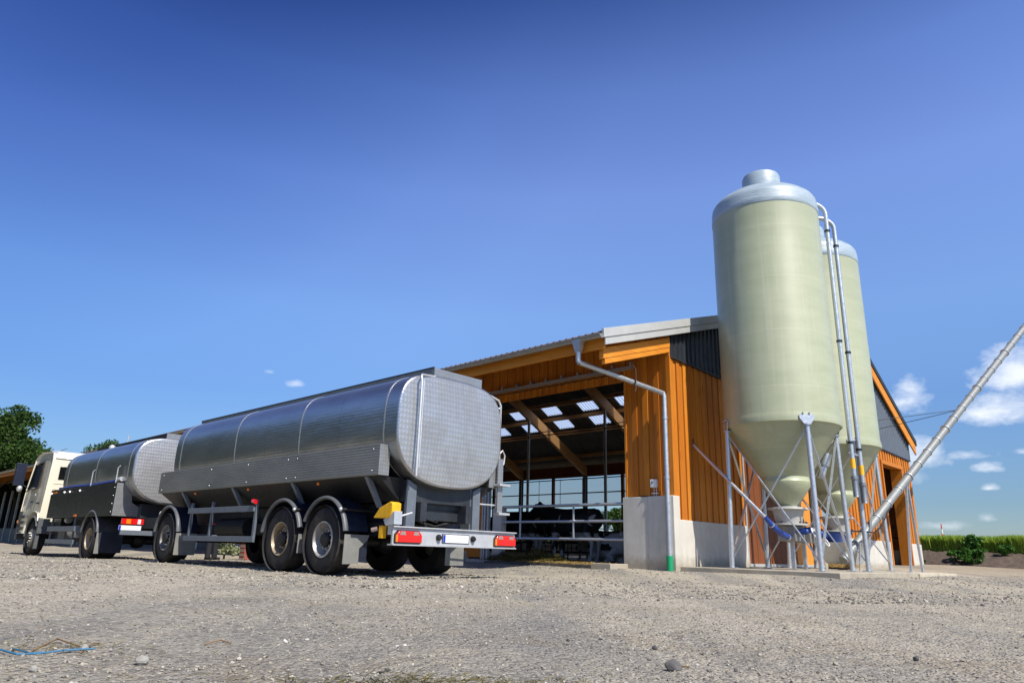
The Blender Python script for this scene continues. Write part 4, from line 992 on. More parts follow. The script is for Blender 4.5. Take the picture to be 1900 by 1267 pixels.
# chassis
m = MB()
for xx in (.72, 1.66): m.box(xx, xx+.12, .3, 8.6, .82, 1.10)
for yy in (.5, 1.1, 2.5, 4.2, 5.6, 7.0, 8.4): m.box(.84, 1.66, yy, yy+.12, .85, 1.06)
m.box(.5, 2.0, .4, 8.3, 1.10, 1.42)
ch = tr.part('chassis_beam', m, split=True, mat='chassis')
m = MB()
for yy in (.75, 2.9, 5.1, 7.4):
    m.hexa([(.30, yy, 1.0), (.36, yy, 1.0), (.36, yy+.08, 1.0), (.30, yy+.08, 1.0), (.02, yy, 1.44), (.10, yy, 1.44), (.10, yy+.08, 1.44), (.02, yy+.08, 1.44)])
    m.hexa([(2.14, yy, 1.0), (2.2, yy, 1.0), (2.2, yy+.08, 1.0), (2.14, yy+.08, 1.0), (2.4, yy, 1.44), (2.48, yy, 1.44), (2.48, yy+.08, 1.44), (2.4, yy+.08, 1.44)])
tr.part('saddle_bracket', m, split=True, mat='postgrey', parent=ch)
m = MB(); m.box(.66, 1.9, .47, .50, 1.02, 1.42); tr.part('rear_plate', m, 'chassis', ch)
for (xa, xb) in ((.50, .67), (1.86, 2.02)):
    m = MB(); m.prism([(xa, .70), (xb, .70), (xb, 1.34 if xa < 1 else 1.42), (xa, 1.42 if xa < 1 else 1.34)], 'y', .36, .42); m.box(xb-.01 if xa < 1 else xa-.03, xb+.03 if xa < 1 else xa+.01, .40, .60, .70, 1.38); tr.part('rear_post', m, 'postgrey', ch)
m = MB()
for yy in (1.85, 3.17, 8.0): m.tube([(.35, yy, .5), (2.15, yy, .5)], .075, 12)
m.sphere((1.25, 1.85, .5), .17, 8); m.sphere((1.25, 3.17, .5), .17, 8)
for yy in (1.4, 2.6): m.tube([(.9, yy, .75), (.9, yy+.5, .52)], .05, 8); m.tube([(1.6, yy, .75), (1.6, yy+.5, .52)], .05, 8)
m.tube([(.55, 5.2, .72), (.55, 6.4, .72)], .19, 16)
tr.part('axle', m, split=True, mat='black', parent=ch)
m = MB(); m.box(.55, 1.95, 1.0, 8.4, .60, .80); m.box(1.8, 2.35, 4.0, 7.0, .55, 1.0); tr.part('pump_housing', m, split=True, mat='black', parent=ch)
# bumper
m = MB(); m.box(.0, 2.5, .0, .035, .475, .70); m.box(-.01, 2.51, -.035, .12, .70, .718); m.box(-.01, 2.51, -.03, .1, .455, .474)
bp = tr.part('rear_bumper', m, 'alu_frame', bevel=.003)
for (x0, x1, fl) in ((.03, .49, 1), (2.01, 2.47, -1)):
    P5 = [(x0, .50), (x0, .60), (x0+.05, .655), (x1-.05, .655), (x1, .60), (x1, .50)]
    m = MB(); m.prism([(a-.008*(1 if a < (x0+x1)/2 else -1), b+(.008 if b > .55 else -.008)) for a, b in P5], 'y', -.03, -.001); tl = tr.part('taillight', m, 'black', label='left taillight' if fl == 1 else 'right taillight')
    m = MB(); m.prism(P5, 'y', -.055, -.031); tr.part('red_lens', m, 'red', tl, bevel=.006)
    m = MB()
    m.prism([(x0+.055, .60), (x0+.16, .60), (x0+.15, .65), (x0+.075, .65)], 'y', -.058, -.054); m.prism([(x1-.16, .60), (x1-.055, .60), (x1-.075, .65), (x1-.15, .65)], 'y', -.058, -.054); tr.part('clear_lens', m, split=True, mat='clear', parent=tl)
    m = MB(); m.box(x0-.004, x0+.022, -.057, -.03, .505, .60); tr.part('amber_lens', m, 'amber', tl)
m = MB(); m.box(.93, 1.45, -.012, -.002, .518, .632); pl = tr.part('licence_plate', m, 'plate')
m = MB(); m.box(.932, .975, -.015, -.0125, .522, .628); tr.part('blue_strip', m, 'plate_blue', pl)
m = MB(); m.box(.915, 1.465, -.008, -.003, .508, .642); tr.part('plate_frame', m, 'black', pl)
for xx in (.84, 1.54):
    m = MB(); m.lathe([(0, -.06), (.03, -.055), (.045, -.03), (.045, 0.)], (xx, 0, .585), 'y', 14); tr.part('marker_lamp', m, 'black', bp)
# chock in its holder
m = MB(); m.prism([(.44, .83), (.06, .82), (.0, .90), (.0, 1.03), (.06, 1.05), (.30, .97)], 'x', -.04, .12)
ck = tr.part('wheel_chock', m, 'yellow', bevel=.012)
ck.rotation_euler = (0, 0, 0)
m = MB(); m.prism([(-.05, .74), (.14, .72), (.2, .80), (-.04, .92)], 'x', -.03, .11); m.tube([(-.02, .1, .8), (.4, .1, .92)], .014, 6); m.box(.0, .12, .02, .12, .6, .8); tr.part('chock_holder', m, 'alu', ck)
m = MB(); m.box(-.02, .05, .22, .30, .55, .72); tr.part('reflector', m, 'yellow', ck)
m = MB(); m.tube([(-.06, .42, .66), (-.01, .35, .68)], .03, 8); tr.part('side_lamp', m, 'clear', ck)
# wheels
for yy, rm in ((1.85, 'rim'), (3.17, 'rim_rust'), (8.0, 'rim_dark')):
    rr = .52 if yy < 5 else .50
    wheel(tr, .04, yy, rr, -1, rim=rm, deep=.15 if yy < 5 else .11); wheel(tr, 2.46, yy, rr, 1, deep=.15)
fa = []
for yy, a1, rr in ((1.85, 170, .62), (3.17, 165, .62), (8.0, 172, .61)):
    fa.append(fender(tr, .04, .46, yy, rr, .54, 8 if yy != 1.85 else 25, a1, .05)); fender(tr, 2.04, 2.46, yy, rr, .54, 8, a1, 2.45)
m = MB(); m.tube([(-.02, 1.30, .97), (.75, 1.30, .97)], .022, 8); m.tube([(-.02, 2.66, .99), (.75, 2.66, .99)], .022, 8); tr.part('mudguard_stay', m, split=True, mat='black', parent=fa[0])
m = MB(); m.sphere((-.03, 1.30, .97), .03, 6); m.sphere((-.03, 2.66, .99), .03, 6); tr.part('stay_cap', m, split=True, mat='alu', parent=fa[0])
m = MB(); m.prism([(.02, .17), (.30, .17), (.30, .40), (.44, .52), (.47, .60), (.02, .60)], 'y', 1.20, 1.212); tr.part('mudflap', m, 'flap', fa[0], label='dusty light grey mudflap behind the last wheel')
m = MB(); m.box(.30, .46, 1.225, 1.232, .2, .6); tr.part('flap_backing', m, 'navy', fa[0])
m = MB(); m.box(.02, .13, 2.53, 2.54, .30, .60); tr.part('mudflap', m, 'flap', fa[1])
m = MB(); m.box(.02, .46, 7.39, 7.402, .16, .60); tr.part('mudflap', m, 'flap', fa[2])
m = MB(); m.box(2.05, 2.47, 1.18, 1.192, .16, .6); tr.part('mudflap', m, 'flap', fa[0])
# side guard
for x0 in (.01, 2.45):
    m = MB(); m.box(x0, x0+.035, 4.15, 6.95, .985, 1.09); m.box(x0, x0+.035, 4.05, 7.0, .45, .55); gd_ = tr.part('side_guard', m, 'postgrey', bevel=.004)
    m = MB()
    for yy in (4.12, 6.85, 5.9): m.box(x0+.036, x0+.08, yy, yy+.06, .45, 1.2)
    tr.part('guard_post', m, split=True, mat='postgrey', parent=gd_)
m = MB(); m.tube([(.02, 4.22, 1.17), (.02, 4.10, 1.15)], .04, 8); tr.part('side_lamp', m, 'red')
m = MB()
for yy in (2.2, 4.6, 6.9): m.sphere((.09, yy, 1.40), .03, 6)
tr.part('side_marker', m, split=True, mat='amber')
# pipes on the rear head, ladder on the right
m = MB(); m.tube([(.80, .24, 3.06), (.50, .20, 3.03), (.43, .12, 2.98), (.43, .10, 2.9), (.43, .10, 1.45)], .018, 8); m.tube([(.47, .10, 2.92), (.47, .10, 1.58)], .010, 6); tr.part('vent_pipe', m, 'alu')
m = MB(); m.tube([(1.86, .42, 3.07), (2.2, .42, 3.03), (2.42, .40, 2.97), (2.48, .40, 2.88), (2.48, .40, 1.35)], .020, 8); m.tube([(2.3, .5, 2.84), (2.48, .40, 2.83)], .015, 6)
m.tube([(2.49, .40, 2.04), (2.56, .40, 2.10), (2.62, .40, 2.02), (2.60, .40, 1.88), (2.52, .40, 1.78)], .014, 8); ld = tr.part('ladder', m, 'alu')
m = MB(); m.box(2.45, 2.57, .38, .41, 1.04, 1.95); tr.part('ladder_plate', m, 'ss_fine', ld)
m = MB()
for zz in (1.02, 1.5): m.box(2.42, 2.68, .30, .44, zz-.015, zz+.02)
m.tube([(2.0, .44, 1.16), (2.42, .42, 1.16)], .014, 6); tr.part('ladder_step', m, split=True, mat='alu', parent=ld)
m = MB(); m.tube([(.72, .7, 1.0), (.9, .55, .82), (1.2, .5, .76), (1.6, .55, .85), (1.8, .7, 1.0)], .016, 8); m.tube([(.95, .52, 1.0), (1.02, .5, .86), (1.22, .5, .82), (1.4, .52, .98)], .011, 6); m.tube([(.80, .12, .62), (.82, .3, .78), (.78, .5, .95)], .010, 6); tr.part('air_hose', m, 'rubber', split=True)
m = MB()
for q in range(3): m.tube([(1.0+.12*q, 8.9, .85), (.95+.12*q, 9.3, .62), (1.1+.1*q, 9.9, .60), (1.05+.12*q, 10.5, .85)], .016, 7)
tr.part('coupling_hose', m, 'rubber', split=True)
m = MB(); m.beam((1.25, 8.3, .72), (1.25, 10.4, .66), .16, .14); m.beam((.8, 8.3, .72), (1.25, 9.4, .68), .1, .12); m.beam((1.7, 8.3, .72), (1.25, 9.4, .68), .1, .12); tr.part('drawbar', m, 'chassis')

# ------------------------------------------------------------------ tank lorry
ZT = -.085
lo = Thing('milk_tank_lorry', 'cream cab lorry with a stainless milk tank, pulling the trailer', 'lorry', 'T', (1.25, 15.2, ZT))
hd, body, band = tank_mesh(lo, 1.25, 1.14, 2.16, .84, 10.85, 16.5, .06, ex=3.4)
tk = lo.part('tank', body, 'ss_rib', ang=60); lo.part('rear_head', hd, 'ss_dia', tk, ang=60)
for yb in (11.15, 13.6, 16.1): lo.part('tank_band', band(yb, .032, .005), 'band', tk, ang=30)
m = MB(); m.box(.84, 1.86, 11.0, 16.4, 2.93, 3.14); wk = lo.part('roof_walkway', m, 'black')
m = MB(); m.box(.84, 1.86, 10.98, 10.998, 2.93, 3.14); lo.part('walkway_end', m, 'ss_fine', wk)
m = MB(); m.sphere((.7, 14.6, 3.02), .09, 8); m.tube([(.9, 14.0, 3.1), (.9, 14.0, 3.35)], .02, 6); lo.part('manhole_lid', m, 'alu', wk)
for sgn in (1, -1):
    f = (lambda x: x) if sgn == 1 else (lambda x: 2.5-x)
    m = MB(); xa, xb = sorted((f(0), f(.33))); m.box(xa, xb, 11.45, 17.05, 1.0, 1.82); sb = lo.part('side_cabinet', m, simple('dark_cabinet_%d' % sgn, (.035, .036, .036), .4, .5, .2, 3, .05), bevel=.01)
    m = MB(); q = [(f(.005), 1.005), (f(1.0), 1.005), (f(.42), 1.35), (f(.33), 1.815), (f(.005), 1.815)]; m.prism(q if sgn == 1 else q[::-1], 'y', 11.42, 11.448); lo.part('cabinet_end', m, 'ss_fine', sb)
    if sgn == 1:
        m = MB()
        for yy in (14.1, 15.3): m.box(-.004, .0, yy, yy+.015, 1.02, 1.8)
        lo.part('door_gap', m, split=True, mat='black', parent=sb)
        m = MB()
        for yy in (14.25, 15.15, 15.65, 16.9): m.tube([(-.03, yy, 1.70), (-.001, yy, 1.72)], .035, 8)
        for zz in (1.1, 1.3, 1.5, 1.7): m.lathe([(0, -.01), (.012, -.008), (.015, 0)], (0, 11.55, zz), 'x', 6)
        lo.part('latch', m, split=True, mat='alu', parent=sb)
        m = MB(); m.box(-.012, -.002, 16.45, 16.95, 1.72, 1.76); lo.part('orange_marker', m, 'amber', sb)
        m = MB(); m.box(-.015, -.002, 14.2, 14.42, 1.02, 1.07); lo.part('side_marker', m, split=True, mat='amber', parent=sb)
m = MB(); m.tube([(.06, 16.5, 1.86), (.08, 15, 1.87), (.06, 13.4, 1.85), (.08, 12.0, 1.88), (.12, 11.6, 1.90)], .028, 10); hz = lo.part('milk_hose', m, 'blue')
m = MB(); m.tube([(.1, 11.75, 1.90), (.12, 11.5, 1.92)], .06, 12)
lo.part('hose_coupling', m, 'alu', hz)
m = MB()
for yy in (11.62, 13.55): m.tube([(.02, yy, 1.82), (.02, yy, 2.2), (.05, yy-.05, 2.25)], .014, 6)
lo.part('hose_hook', m, split=True, mat='alu', parent=hz)
m = MB()
for xx in (.72, 1.66): m.box(xx, xx+.1, 10.4, 19.8, .72, .98)
m.box(.6, 1.9, 11.2, 17.5, .98, 1.32); m.box(.5, 2.0, 14.2, 17.0, .45, .72); m.box(1.6, 2.3, 14.2, 16.9, .4, 1.0); m.box(.4, .9, 17.0, 17.6, .4, 1.3)
ch = lo.part('chassis_beam', m, split=True, mat='chassis')
m = MB(); m.tube([(.3, 12.95, .5+ZT), (2.2, 12.95, .5+ZT)], .09, 12); m.sphere((1.25, 12.95, .5+ZT), .2, 8); m.tube([(.3, 18.45, .5+ZT), (2.2, 18.45, .5+ZT)], .06, 12); lo.part('axle', m, split=True, mat='black', parent=ch)
m = MB(); m.tube([(.35, 14.6, .62), (.35, 15.4, .62)], .17, 16); m.tube([(.3, 15.8, .95), (.3, 16.0, .95)], .09, 12); lo.part('air_tank', m, split=True, mat='alu', parent=ch)
m = MB(); m.box(.18, .6, 15.6, 16.2, .33, .72); lo.part('battery_box', m, 'flap', ch)
m = MB(); m.box(.0, 2.5, 10.6, 10.68, .55, .66); ub = lo.part('underrun_bar', m, 'postgrey')
m = MB(); m.box(.0, .5, 10.62, 10.68, .80, .93); tl = lo.part('taillight', m, 'red', label='left taillight in red, amber and white')
m = MB(); m.box(.10, .20, 10.61, 10.619, .81, .92); lo.part('amber_lens', m, 'amber', tl); m = MB(); m.box(.36, .43, 10.61, 10.619, .81, .92); lo.part('white_lens', m, 'white_lens', tl)
m = MB(); m.box(2.0, 2.5, 10.62, 10.68, .80, .93); lo.part('taillight', m, 'red', label='right taillight')
m = MB(); m.box(-.05, .46, 10.62, 10.63, .66, .77); pl = lo.part('licence_plate', m, 'plate'); m = MB(); m.box(-.048, .0, 10.612, 10.619, .665, .765); lo.part('blue_strip', m, 'plate_blue', pl)
m = MB(); m.lathe([(0, 10.55), (.06, 10.56), (.09, 10.62), (.09, 10.7)], (.95, 0, 1.08), 'y', 16); lo.part('work_lamp', m, 'white_lens')
for s_, x0 in ((-1, .03), (1, 2.47)):
    w_ = wheel(lo, x0, 12.95, .52, s_, wdt=.30, rim='rim_rust', deep=.19, zoff=ZT); wheel(lo, x0-s_*.33, 12.95, .52, s_, wdt=.3, deep=.05, zoff=ZT)
    wheel(lo, x0, 18.45, .51, s_, wdt=.31, rim='rim', deep=.02, zoff=ZT)
f1 = fender(lo, .02, .66, 12.95, .62, .52, 8, 172, .03, 'fender'); fender(lo, 1.84, 2.48, 12.95, .62, .52, 8, 172, 2.47, 'fender')
m = MB(); m.box(.02, .13, 12.31, 12.322, .08, .60); lo.part('mudflap', m, 'flap', f1); m = MB(); m.box(.135, .66, 12.31, 12.322, .1, .62); lo.part('mudflap', m, 'navy', f1)
m = MB(); m.box(.01, .05, 14.2, 16.75, .62, .76); m.box(.01, .05, 14.15, 16.7, .28, .40); gd_ = lo.part('side_guard', m, 'postgrey', bevel=.004)
m = MB()
for yy in (14.4, 16.5): m.box(.051, .09, yy, yy+.06, .2, 1.0)
lo.part('guard_post', m, split=True, mat='postgrey', parent=gd_)
# cab
def loft_cab():
    # side profile (y, z): rear wall y=17.85 .. front y=20.15
    prof = [(17.85, .92), (17.85, 2.86), (17.95, 3.02), (18.2, 3.10), (19.2, 3.14), (19.65, 3.08), (19.85, 2.92), (20.05, 2.0), (20.17, 1.2), (20.17, .55), (19.35, .55), (19.30, .80), (19.1, 1.06), (18.8, 1.20), (18.45, 1.22), (18.1, 1.16), (17.98, .95)]
    m = MB(); X = [(.08, 1), (.0, 1), (.0, 1), (.08, 1)]
    vs = []; n_ = len(prof)
    for (xx, ins) in ((.05, .03), (.0, 0.), (2.46, 0.), (2.41, .03)):
        for (yy, zz) in prof:
            cy_, cz_ = 19.0, 1.9
            tt = max(0, (zz-1.9)/1.2)*.07
            x2 = xx+tt if xx < 1.2 else xx-tt
            vs.append((x2, yy+(cy_-yy)*ins, zz+(cz_-zz)*ins))
    fs = []
    for k_ in range(3):
        for i in range(n_): j = (i+1) % n_; fs.append((k_*n_+i, k_*n_+j, (k_+1)*n_+j, (k_+1)*n_+i))
    fs += [tuple(range(n_)), tuple(range(3*n_, 4*n_))[::-1]]
    m.add(vs, fs, True); return m
cb = lo.part('cab', loft_cab(), 'cab', ang=28)
m = MB(); m.hexa([(.11, 17.84, 2.70), (2.35, 17.84, 2.70), (2.33, 18.3, 2.75), (.13, 18.3, 2.75)][:0] or [(.10, 17.80, 2.86), (2.36, 17.80, 2.86), (2.3, 19.7, 2.95), (.16, 19.7, 2.95), (.2, 18.0, 3.10), (2.26, 18.0, 3.10), (2.1, 19.3, 3.26), (.35, 19.3, 3.26)]); lo.part('roof_hood', m, 'cab', cb, bevel=.04)
def xcab(z_): return max(0, (z_-1.9)/1.2)*.07
m = MB(); pts = [(18.72, 1.98), (19.80, 1.92), (19.60, 2.72), (18.76, 2.78)]
m.add([(xcab(b)-.006, a, b) for a, b in pts]+[(xcab(b)+.0, a, b) for a, b in pts], [(0, 1, 2, 3), (4, 7, 6, 5), (0, 4, 5, 1), (1, 5, 6, 2), (2, 6, 7, 3), (3, 7, 4, 0)]); dr = lo.part('side_window', m, 'glass', cb)
m = MB()
for (a, b, c_, d_) in ((18.62, 1.25, 18.63, 2.85), (18.62, 2.84, 19.68, 2.80), (19.95, 1.2, 19.90, 1.9)):
    m.tube([(xcab(b)-.002, a, b), (xcab(d_)-.002, c_, d_)], .006, 5)
m.box(-.006, .0, 18.9, 19.15, 1.50, 1.56); lo.part('door_seam', m, split=True, mat='fender', parent=cb)
m = MB(); m.box(-.02, .0, 18.70, 18.85, 1.72, 1.78); lo.part('door_handle', m, 'alu', cb)
m = MB(); m.tube([(xcab(1.95)-.004, 18.70, 1.95), (xcab(2.8)-.004, 18.74, 2.80), (xcab(2.75)-.004, 19.62, 2.75), (xcab(1.9)-.004, 19.84, 1.89), (xcab(1.95)-.004, 18.70, 1.95)], .018, 6); lo.part('window_seal', m, 'black', cb)
m = MB(); m.box(-.008, .0, 18.12, 18.5, 1.45, 1.5); m.box(-.006, .0, 18.05, 18.062, 1.3, 2.95); lo.part('panel_seam', m, 'fender', cb)
m = MB()
for zz in (1.02, .84, .66): m.box(-.012, .0, 19.45, 19.95, zz, zz+.10)
lo.part('entry_steps', m, 'fender', cb)
m = MB(); m.tube([(1.9, 17.75, .9), (1.9, 17.75, 3.0)], .06, 10); lo.part('exhaust_stack', m, 'alu', cb)
m = MB(); m.box(.30, .86, 17.828, 17.845, 2.22, 2.62); lo.part('rear_window', m, 'glass', cb, bevel=.02)
m = MB()
for zz in (2.08, 1.9, 1.72): m.box(.2, .9, 17.838, 17.849, zz, zz+.02)
lo.part('wall_ribs', m, 'cab', cb)
m = MB(); m.add([(.25, 20.06, 2.0), (2.2, 20.06, 2.0), (2.1, 19.87, 2.86), (.35, 19.87, 2.86)], [(0, 1, 2, 3)]); lo.part('windscreen', m, 'glass', cb)
m = MB(); m.box(-.42, -.12, 19.98, 20.10, 2.08, 2.80); m.tube([(-.2, 20.05, 2.7), (.05, 19.9, 2.8)], .015, 6); m.tube([(-.2, 20.05, 2.15), (.02, 19.95, 2.0)], .015, 6); mr = lo.part('wing_mirror', m, 'navy', cb, bevel=.02)
m = MB(); m.sphere((-.2, 20.05, 1.98), .12, 8, (.7, .8, .9)); lo.part('wide_angle_mirror', m, 'alu', mr)
m = MB(); m.box(2.6, 2.76, 20.02, 20.12, 2.10, 2.75); m.tube([(2.66, 20.05, 2.7), (2.4, 19.9, 2.8)], .015, 6); lo.part('wing_mirror', m, 'navy', cb)
f1 = fender(lo, .0, .35, 18.45, .60, .46, 0, 150, .02, 'fender')
m = MB(); m.box(.0, .10, 17.78, 17.86, .1, 1.02); m.box(.0, .3, 17.72, 17.78, .55, 1.0); lo.part('rear_guard_panel', m, 'fender_lip', f1, bevel=.01)
m = MB(); m.box(.0, 2.46, 20.1, 20.3, .35, .85); bpf = lo.part('front_bumper', m, 'fender', bevel=.03)
m = MB(); m.box(-.01, .15, 20.05, 20.2, .82, 1.25); lo.part('corner_steps', m, 'fender', bpf)
m = MB(); m.box(-.015, .03, 20.12, 20.28, .88, .96); lo.part('indicator', m, 'amber', bpf)
m = MB(); m.box(.15, .55, 20.3, 20.32, .5, .68); lo.part('headlight', m, 'white_lens', bpf); m = MB(); m.box(1.9, 2.3, 20.3, 20.32, .5, .68); lo.part('headlight', m, 'white_lens', bpf)

# ------------------------------------------------------------------ organic bodies by voxel remesh
def organic(name, mb, mat, voxel, parent, smooth=3):
    me = bpy.data.meshes.new(name+'_src'); me.from_pydata(mb.v, [], mb.f); me.update()
    bm = bmesh.new(); bm.from_mesh(me); bmesh.ops.recalc_face_normals(bm, faces=bm.faces); bm.to_mesh(me); bm.free()
    o = bpy.data.objects.new(name+'_src', me); COL.objects.link(o)
    md = o.modifiers.new('r', 'REMESH'); md.mode = 'VOXEL'; md.voxel_size = voxel; md.use_smooth_shade = True
    s_ = o.modifiers.new('s', 'SMOOTH'); s_.iterations = smooth; s_.factor = .6
    dg = bpy.context.evaluated_depsgraph_get(); dg.update(); ev = o.evaluated_get(dg); me2 = bpy.data.meshes.new_from_object(ev)
    bpy.data.objects.remove(o); me2.name = name; me2.materials.clear(); me2.materials.append(M[mat])
    me2.polygons.foreach_set('use_smooth', [True]*len(me2.polygons))
    o2 = bpy.data.objects.new(name, me2); COL.objects.link(o2)
    if parent is not None: o2.parent = parent
    return o2
def cow_body(head='up', lying=False):
    m = MB()
    # trunk: stations along x, (z centre, half width y, half height z)
    st = [(-.98, 1.12, .05, .10), (-.92, 1.14, .17, .22), (-.75, 1.13, .26, .31), (-.45, 1.05, .31, .37), (-.1, 1.00, .34, .40), (.25, 1.02, .31, .38), (.50, 1.06, .25, .36), (.68, 1.10, .17, .28), (.78, 1.12, .08, .16)]
    vs = []; n = 20
    for (x, zc, hy, hz) in st:
        for j in range(n): a_ = 2*math.pi*j/n; vs.append((x, hy*math.cos(a_), zc+hz*math.sin(a_)))
    fs = [(i*n+j, i*n+(j+1) % n, (i+1)*n+(j+1) % n, (i+1)*n+j) for i in range(len(st)-1) for j in range(n)]+[tuple(range(n)), tuple(range((len(st)-1)*n, len(st)*n))[::-1]]
    m.add(vs, fs)
    # spine ridge, hips
    m.tube([(-.9, 0, 1.36), (-.4, 0, 1.40), (.2, 0, 1.38), (.6, 0, 1.42)], .05, 8); m.sphere((-.72, .2, 1.32), .10, 6); m.sphere((-.72, -.2, 1.32), .10, 6)
    if head == 'up': nk = [(.5, 0, 1.15), (.8, 0, 1.27), (1.02, 0, 1.40), (1.12, 0, 1.46)]; hx, hz, tilt = 1.12, 1.47, -.38
    elif head == 'down': nk = [(.5, 0, 1.1), (.8, 0, 1.0), (1.05, 0, .75), (1.18, 0, .6)]; hx, hz, tilt = 1.16, .62, -.95
    else: nk = [(.5, 0, 1.12), (.82, 0, 1.15), (1.05, 0, 1.18), (1.16, 0, 1.2)]; hx, hz, tilt = 1.14, 1.2, -.5
    m.tube(nk, .2, 12, radii=[(.2, .32), (.15, .24), (.12, .18), (.11, .16)])
    c_, s_ = math.cos(tilt), math.sin(tilt)
    def hp(a_, b_, y=0): return (hx+a_*c_-b_*s_, y, hz+a_*s_+b_*c_)
    m.tube([hp(-.06, 0), hp(.10, 0), hp(.28, -.02), hp(.42, -.03), hp(.50, -.04)], .1, 12, radii=[(.10, .14), (.115, .155), (.09, .12), (.075, .09), (.06, .07)])
    m.sphere(hp(-.02, .12), .07, 6)
    for sg in (-1, 1):
        m.sphere((hp(-.02, .05)[0]-.02, sg*.2, hp(-.02, .05)[2]+.01), .07, 6, (.6, 1.5, .75)); m.sphere(hp(.13, .07, sg*.095), .028, 5)
    m.sphere((-.42, 0, .68), .17, 8, (1.1, .9, .75))
    for sg in (-1, 1):
        if not lying:
            m.tube([(.48, sg*.16, 1.0), (.47, sg*.17, .72), (.50, sg*.16, .48), (.48, sg*.16, .18), (.50, sg*.16, .08), (.53, sg*.16, .0)], .06, 10, radii=[.12, .085, .058, .045, .05, .065])
            m.tube([(-.68, sg*.17, 1.1), (-.58, sg*.2, .82), (-.78, sg*.17, .52), (-.74, sg*.16, .2), (-.71, sg*.16, .08), (-.68, sg*.16, 0)], .07, 10, radii=[.17, .125, .065, .048, .05, .065])
        else:
            m.tube([(.45, sg*.2, .80), (.62, sg*.26, .66), (.85, sg*.22, .66), (.55, sg*.24, .62)], .06, 8, radii=[.1, .08, .06, .05])
            m.tube([(-.6, sg*.2, .95), (-.35, sg*.34, .75), (-.6, sg*.36, .66), (-.2, sg*.36, .64)], .07, 8, radii=[.16, .12, .07, .05])
    m.tube([(-.95, 0, 1.3), (-1.04, 0, 1.15), (-1.05, 0, .8), (-1.03, 0, .5)], .025, 6, radii=[.035, .025, .02, .03]) if not lying else None
    if lying: m.v = [(v[0], v[1]*1.08, v[2]-.58) for v in m.v]
    return m
def cow(X, Y, rz, label, head='up', lying=False):
    t = Thing('cow', label, 'cow', 'B', (X, Y, ZF), group='dairy cows in the barn', rz=rz)
    organic('body', cow_body(head, lying), 'cow', .028, t.o); t.o.scale = (1.09, 1.09, 1.09); return t
cow(3.0, 5.35, R_(93), 'black standing dairy cow facing left with raised head behind the gate', 'up')
cow(7.2, 8.9, R_(80), 'black and white dairy cow standing partly behind the nearest one', 'mid')
cow(3.6, 4.35, R_(75), 'pale flanked dairy cow lying on the floor under the gate rails', 'mid', True)
cow(3.6, 8.3, R_(110), 'dark dairy cow eating head down at left of the opening', 'down')
cow(6.0, 9.3, R_(60), 'small looking cow farther back in the barn shade', 'down')
cow(4.9, 4.2, R_(250), 'cow lying against the wall side at right of the opening', 'mid', True)

# person
pt = Thing('person', 'person in dark trousers standing behind the trailer, only legs showing', 'person', 'T', (3.2, 12.6, -.05), rz=R_(20))
m = MB()
for sg in (-1, 1):
    m.tube([(sg*.10, 0, .92), (sg*.11, .01, .5), (sg*.12, -.01, .09), (sg*.12, 0, .04)], .07, 12, radii=[.085, .058, .042, .045]); m.tube([(sg*.12, .05, .035), (sg*.125, -.14, .03)], .04, 8, radii=[(.045, .04), (.04, .028)])
    m.tube([(sg*.19, 0, 1.42), (sg*.25, .02, 1.14), (sg*.27, -.05, .90), (sg*.27, -.08, .84)], .04, 10, radii=[.052, .042, .03, .032])
    m.tube([(sg*.27, -.08, .86), (sg*.27, -.10, .79), (sg*.27, -.105, .76)], .03, 8, radii=[(.025, .04), (.022, .042), (.018, .035)])
    for k_ in range(4): yy = -.14+k_*.022; m.tube([(sg*.27, yy, .77), (sg*.268, yy-.006, .72), (sg*.255, yy, .685+abs(k_-1.5)*.008)], .009, 6)
    m.tube([(sg*.26, -.13, .81), (sg*.245, -.16, .775), (sg*.24, -.165, .745)], .0105, 6)
m.tube([(0, 0, .86), (0, 0, 1.0), (0, 0, 1.2), (0, 0, 1.38), (0, 0, 1.46)], .15, 16, radii=[(.16, .11), (.16, .11), (.15, .10), (.19, .11), (.10, .07)])
m.tube([(0, 0, 1.42), (0, -.01, 1.56)], .055, 10); m.sphere((0, -.02, 1.66), .105, 10, (.85, .98, 1.15)); m.sphere((0, -.125, 1.64), .018, 6); m.sphere((.09, 0, 1.65), .03, 5, (.4, .8, 1.2)); m.sphere((-.09, 0, 1.65), .03, 5, (.4, .8, 1.2))
organic('body', m, 'skin', .011, pt.o, 2)
pt.off = (0, 0, 0)
m = MB()
for sg in (-1, 1): m.tube([(sg*.09, 0, .97), (sg*.115, .01, .5), (sg*.125, 0, .06)], .1, 14, radii=[.115, .088, .078])
m.tube([(0, 0, .84), (0, 0, 1.03)], .17, 16, radii=[(.185, .13), (.175, .125)])
pt.part('trousers', m, 'trouser', ang=70)
m = MB(); m.tube([(0, 0, .95), (0, 0, 1.2), (0, 0, 1.38), (0, 0, 1.48)], .17, 18, radii=[(.19, .135), (.175, .125), (.205, .13), (.10, .075)])
for sg in (-1, 1): m.tube([(sg*.17, 0, 1.44), (sg*.255, .02, 1.14), (sg*.275, -.05, .90)], .06, 12, radii=[.075, .06, .05])
pt.part('jacket', m, 'jacket', ang=70)
m = MB(); m.sphere((0, .012, 1.69), .112, 10, (.86, .92, 1.05)); pt.part('hair', m, 'hair')
m = MB()
for sg in (-1, 1): m.box(sg*.125-.05, sg*.125+.05, -.2, .08, .0, .085)
pt.part('boot', m, split=True, mat='black', bevel=.02)
m = MB()
for sg in (-1, 1): m.sphere((sg*.035, -.118, 1.668), .011, 5)
pt.part('eye', m, split=True, mat='black')
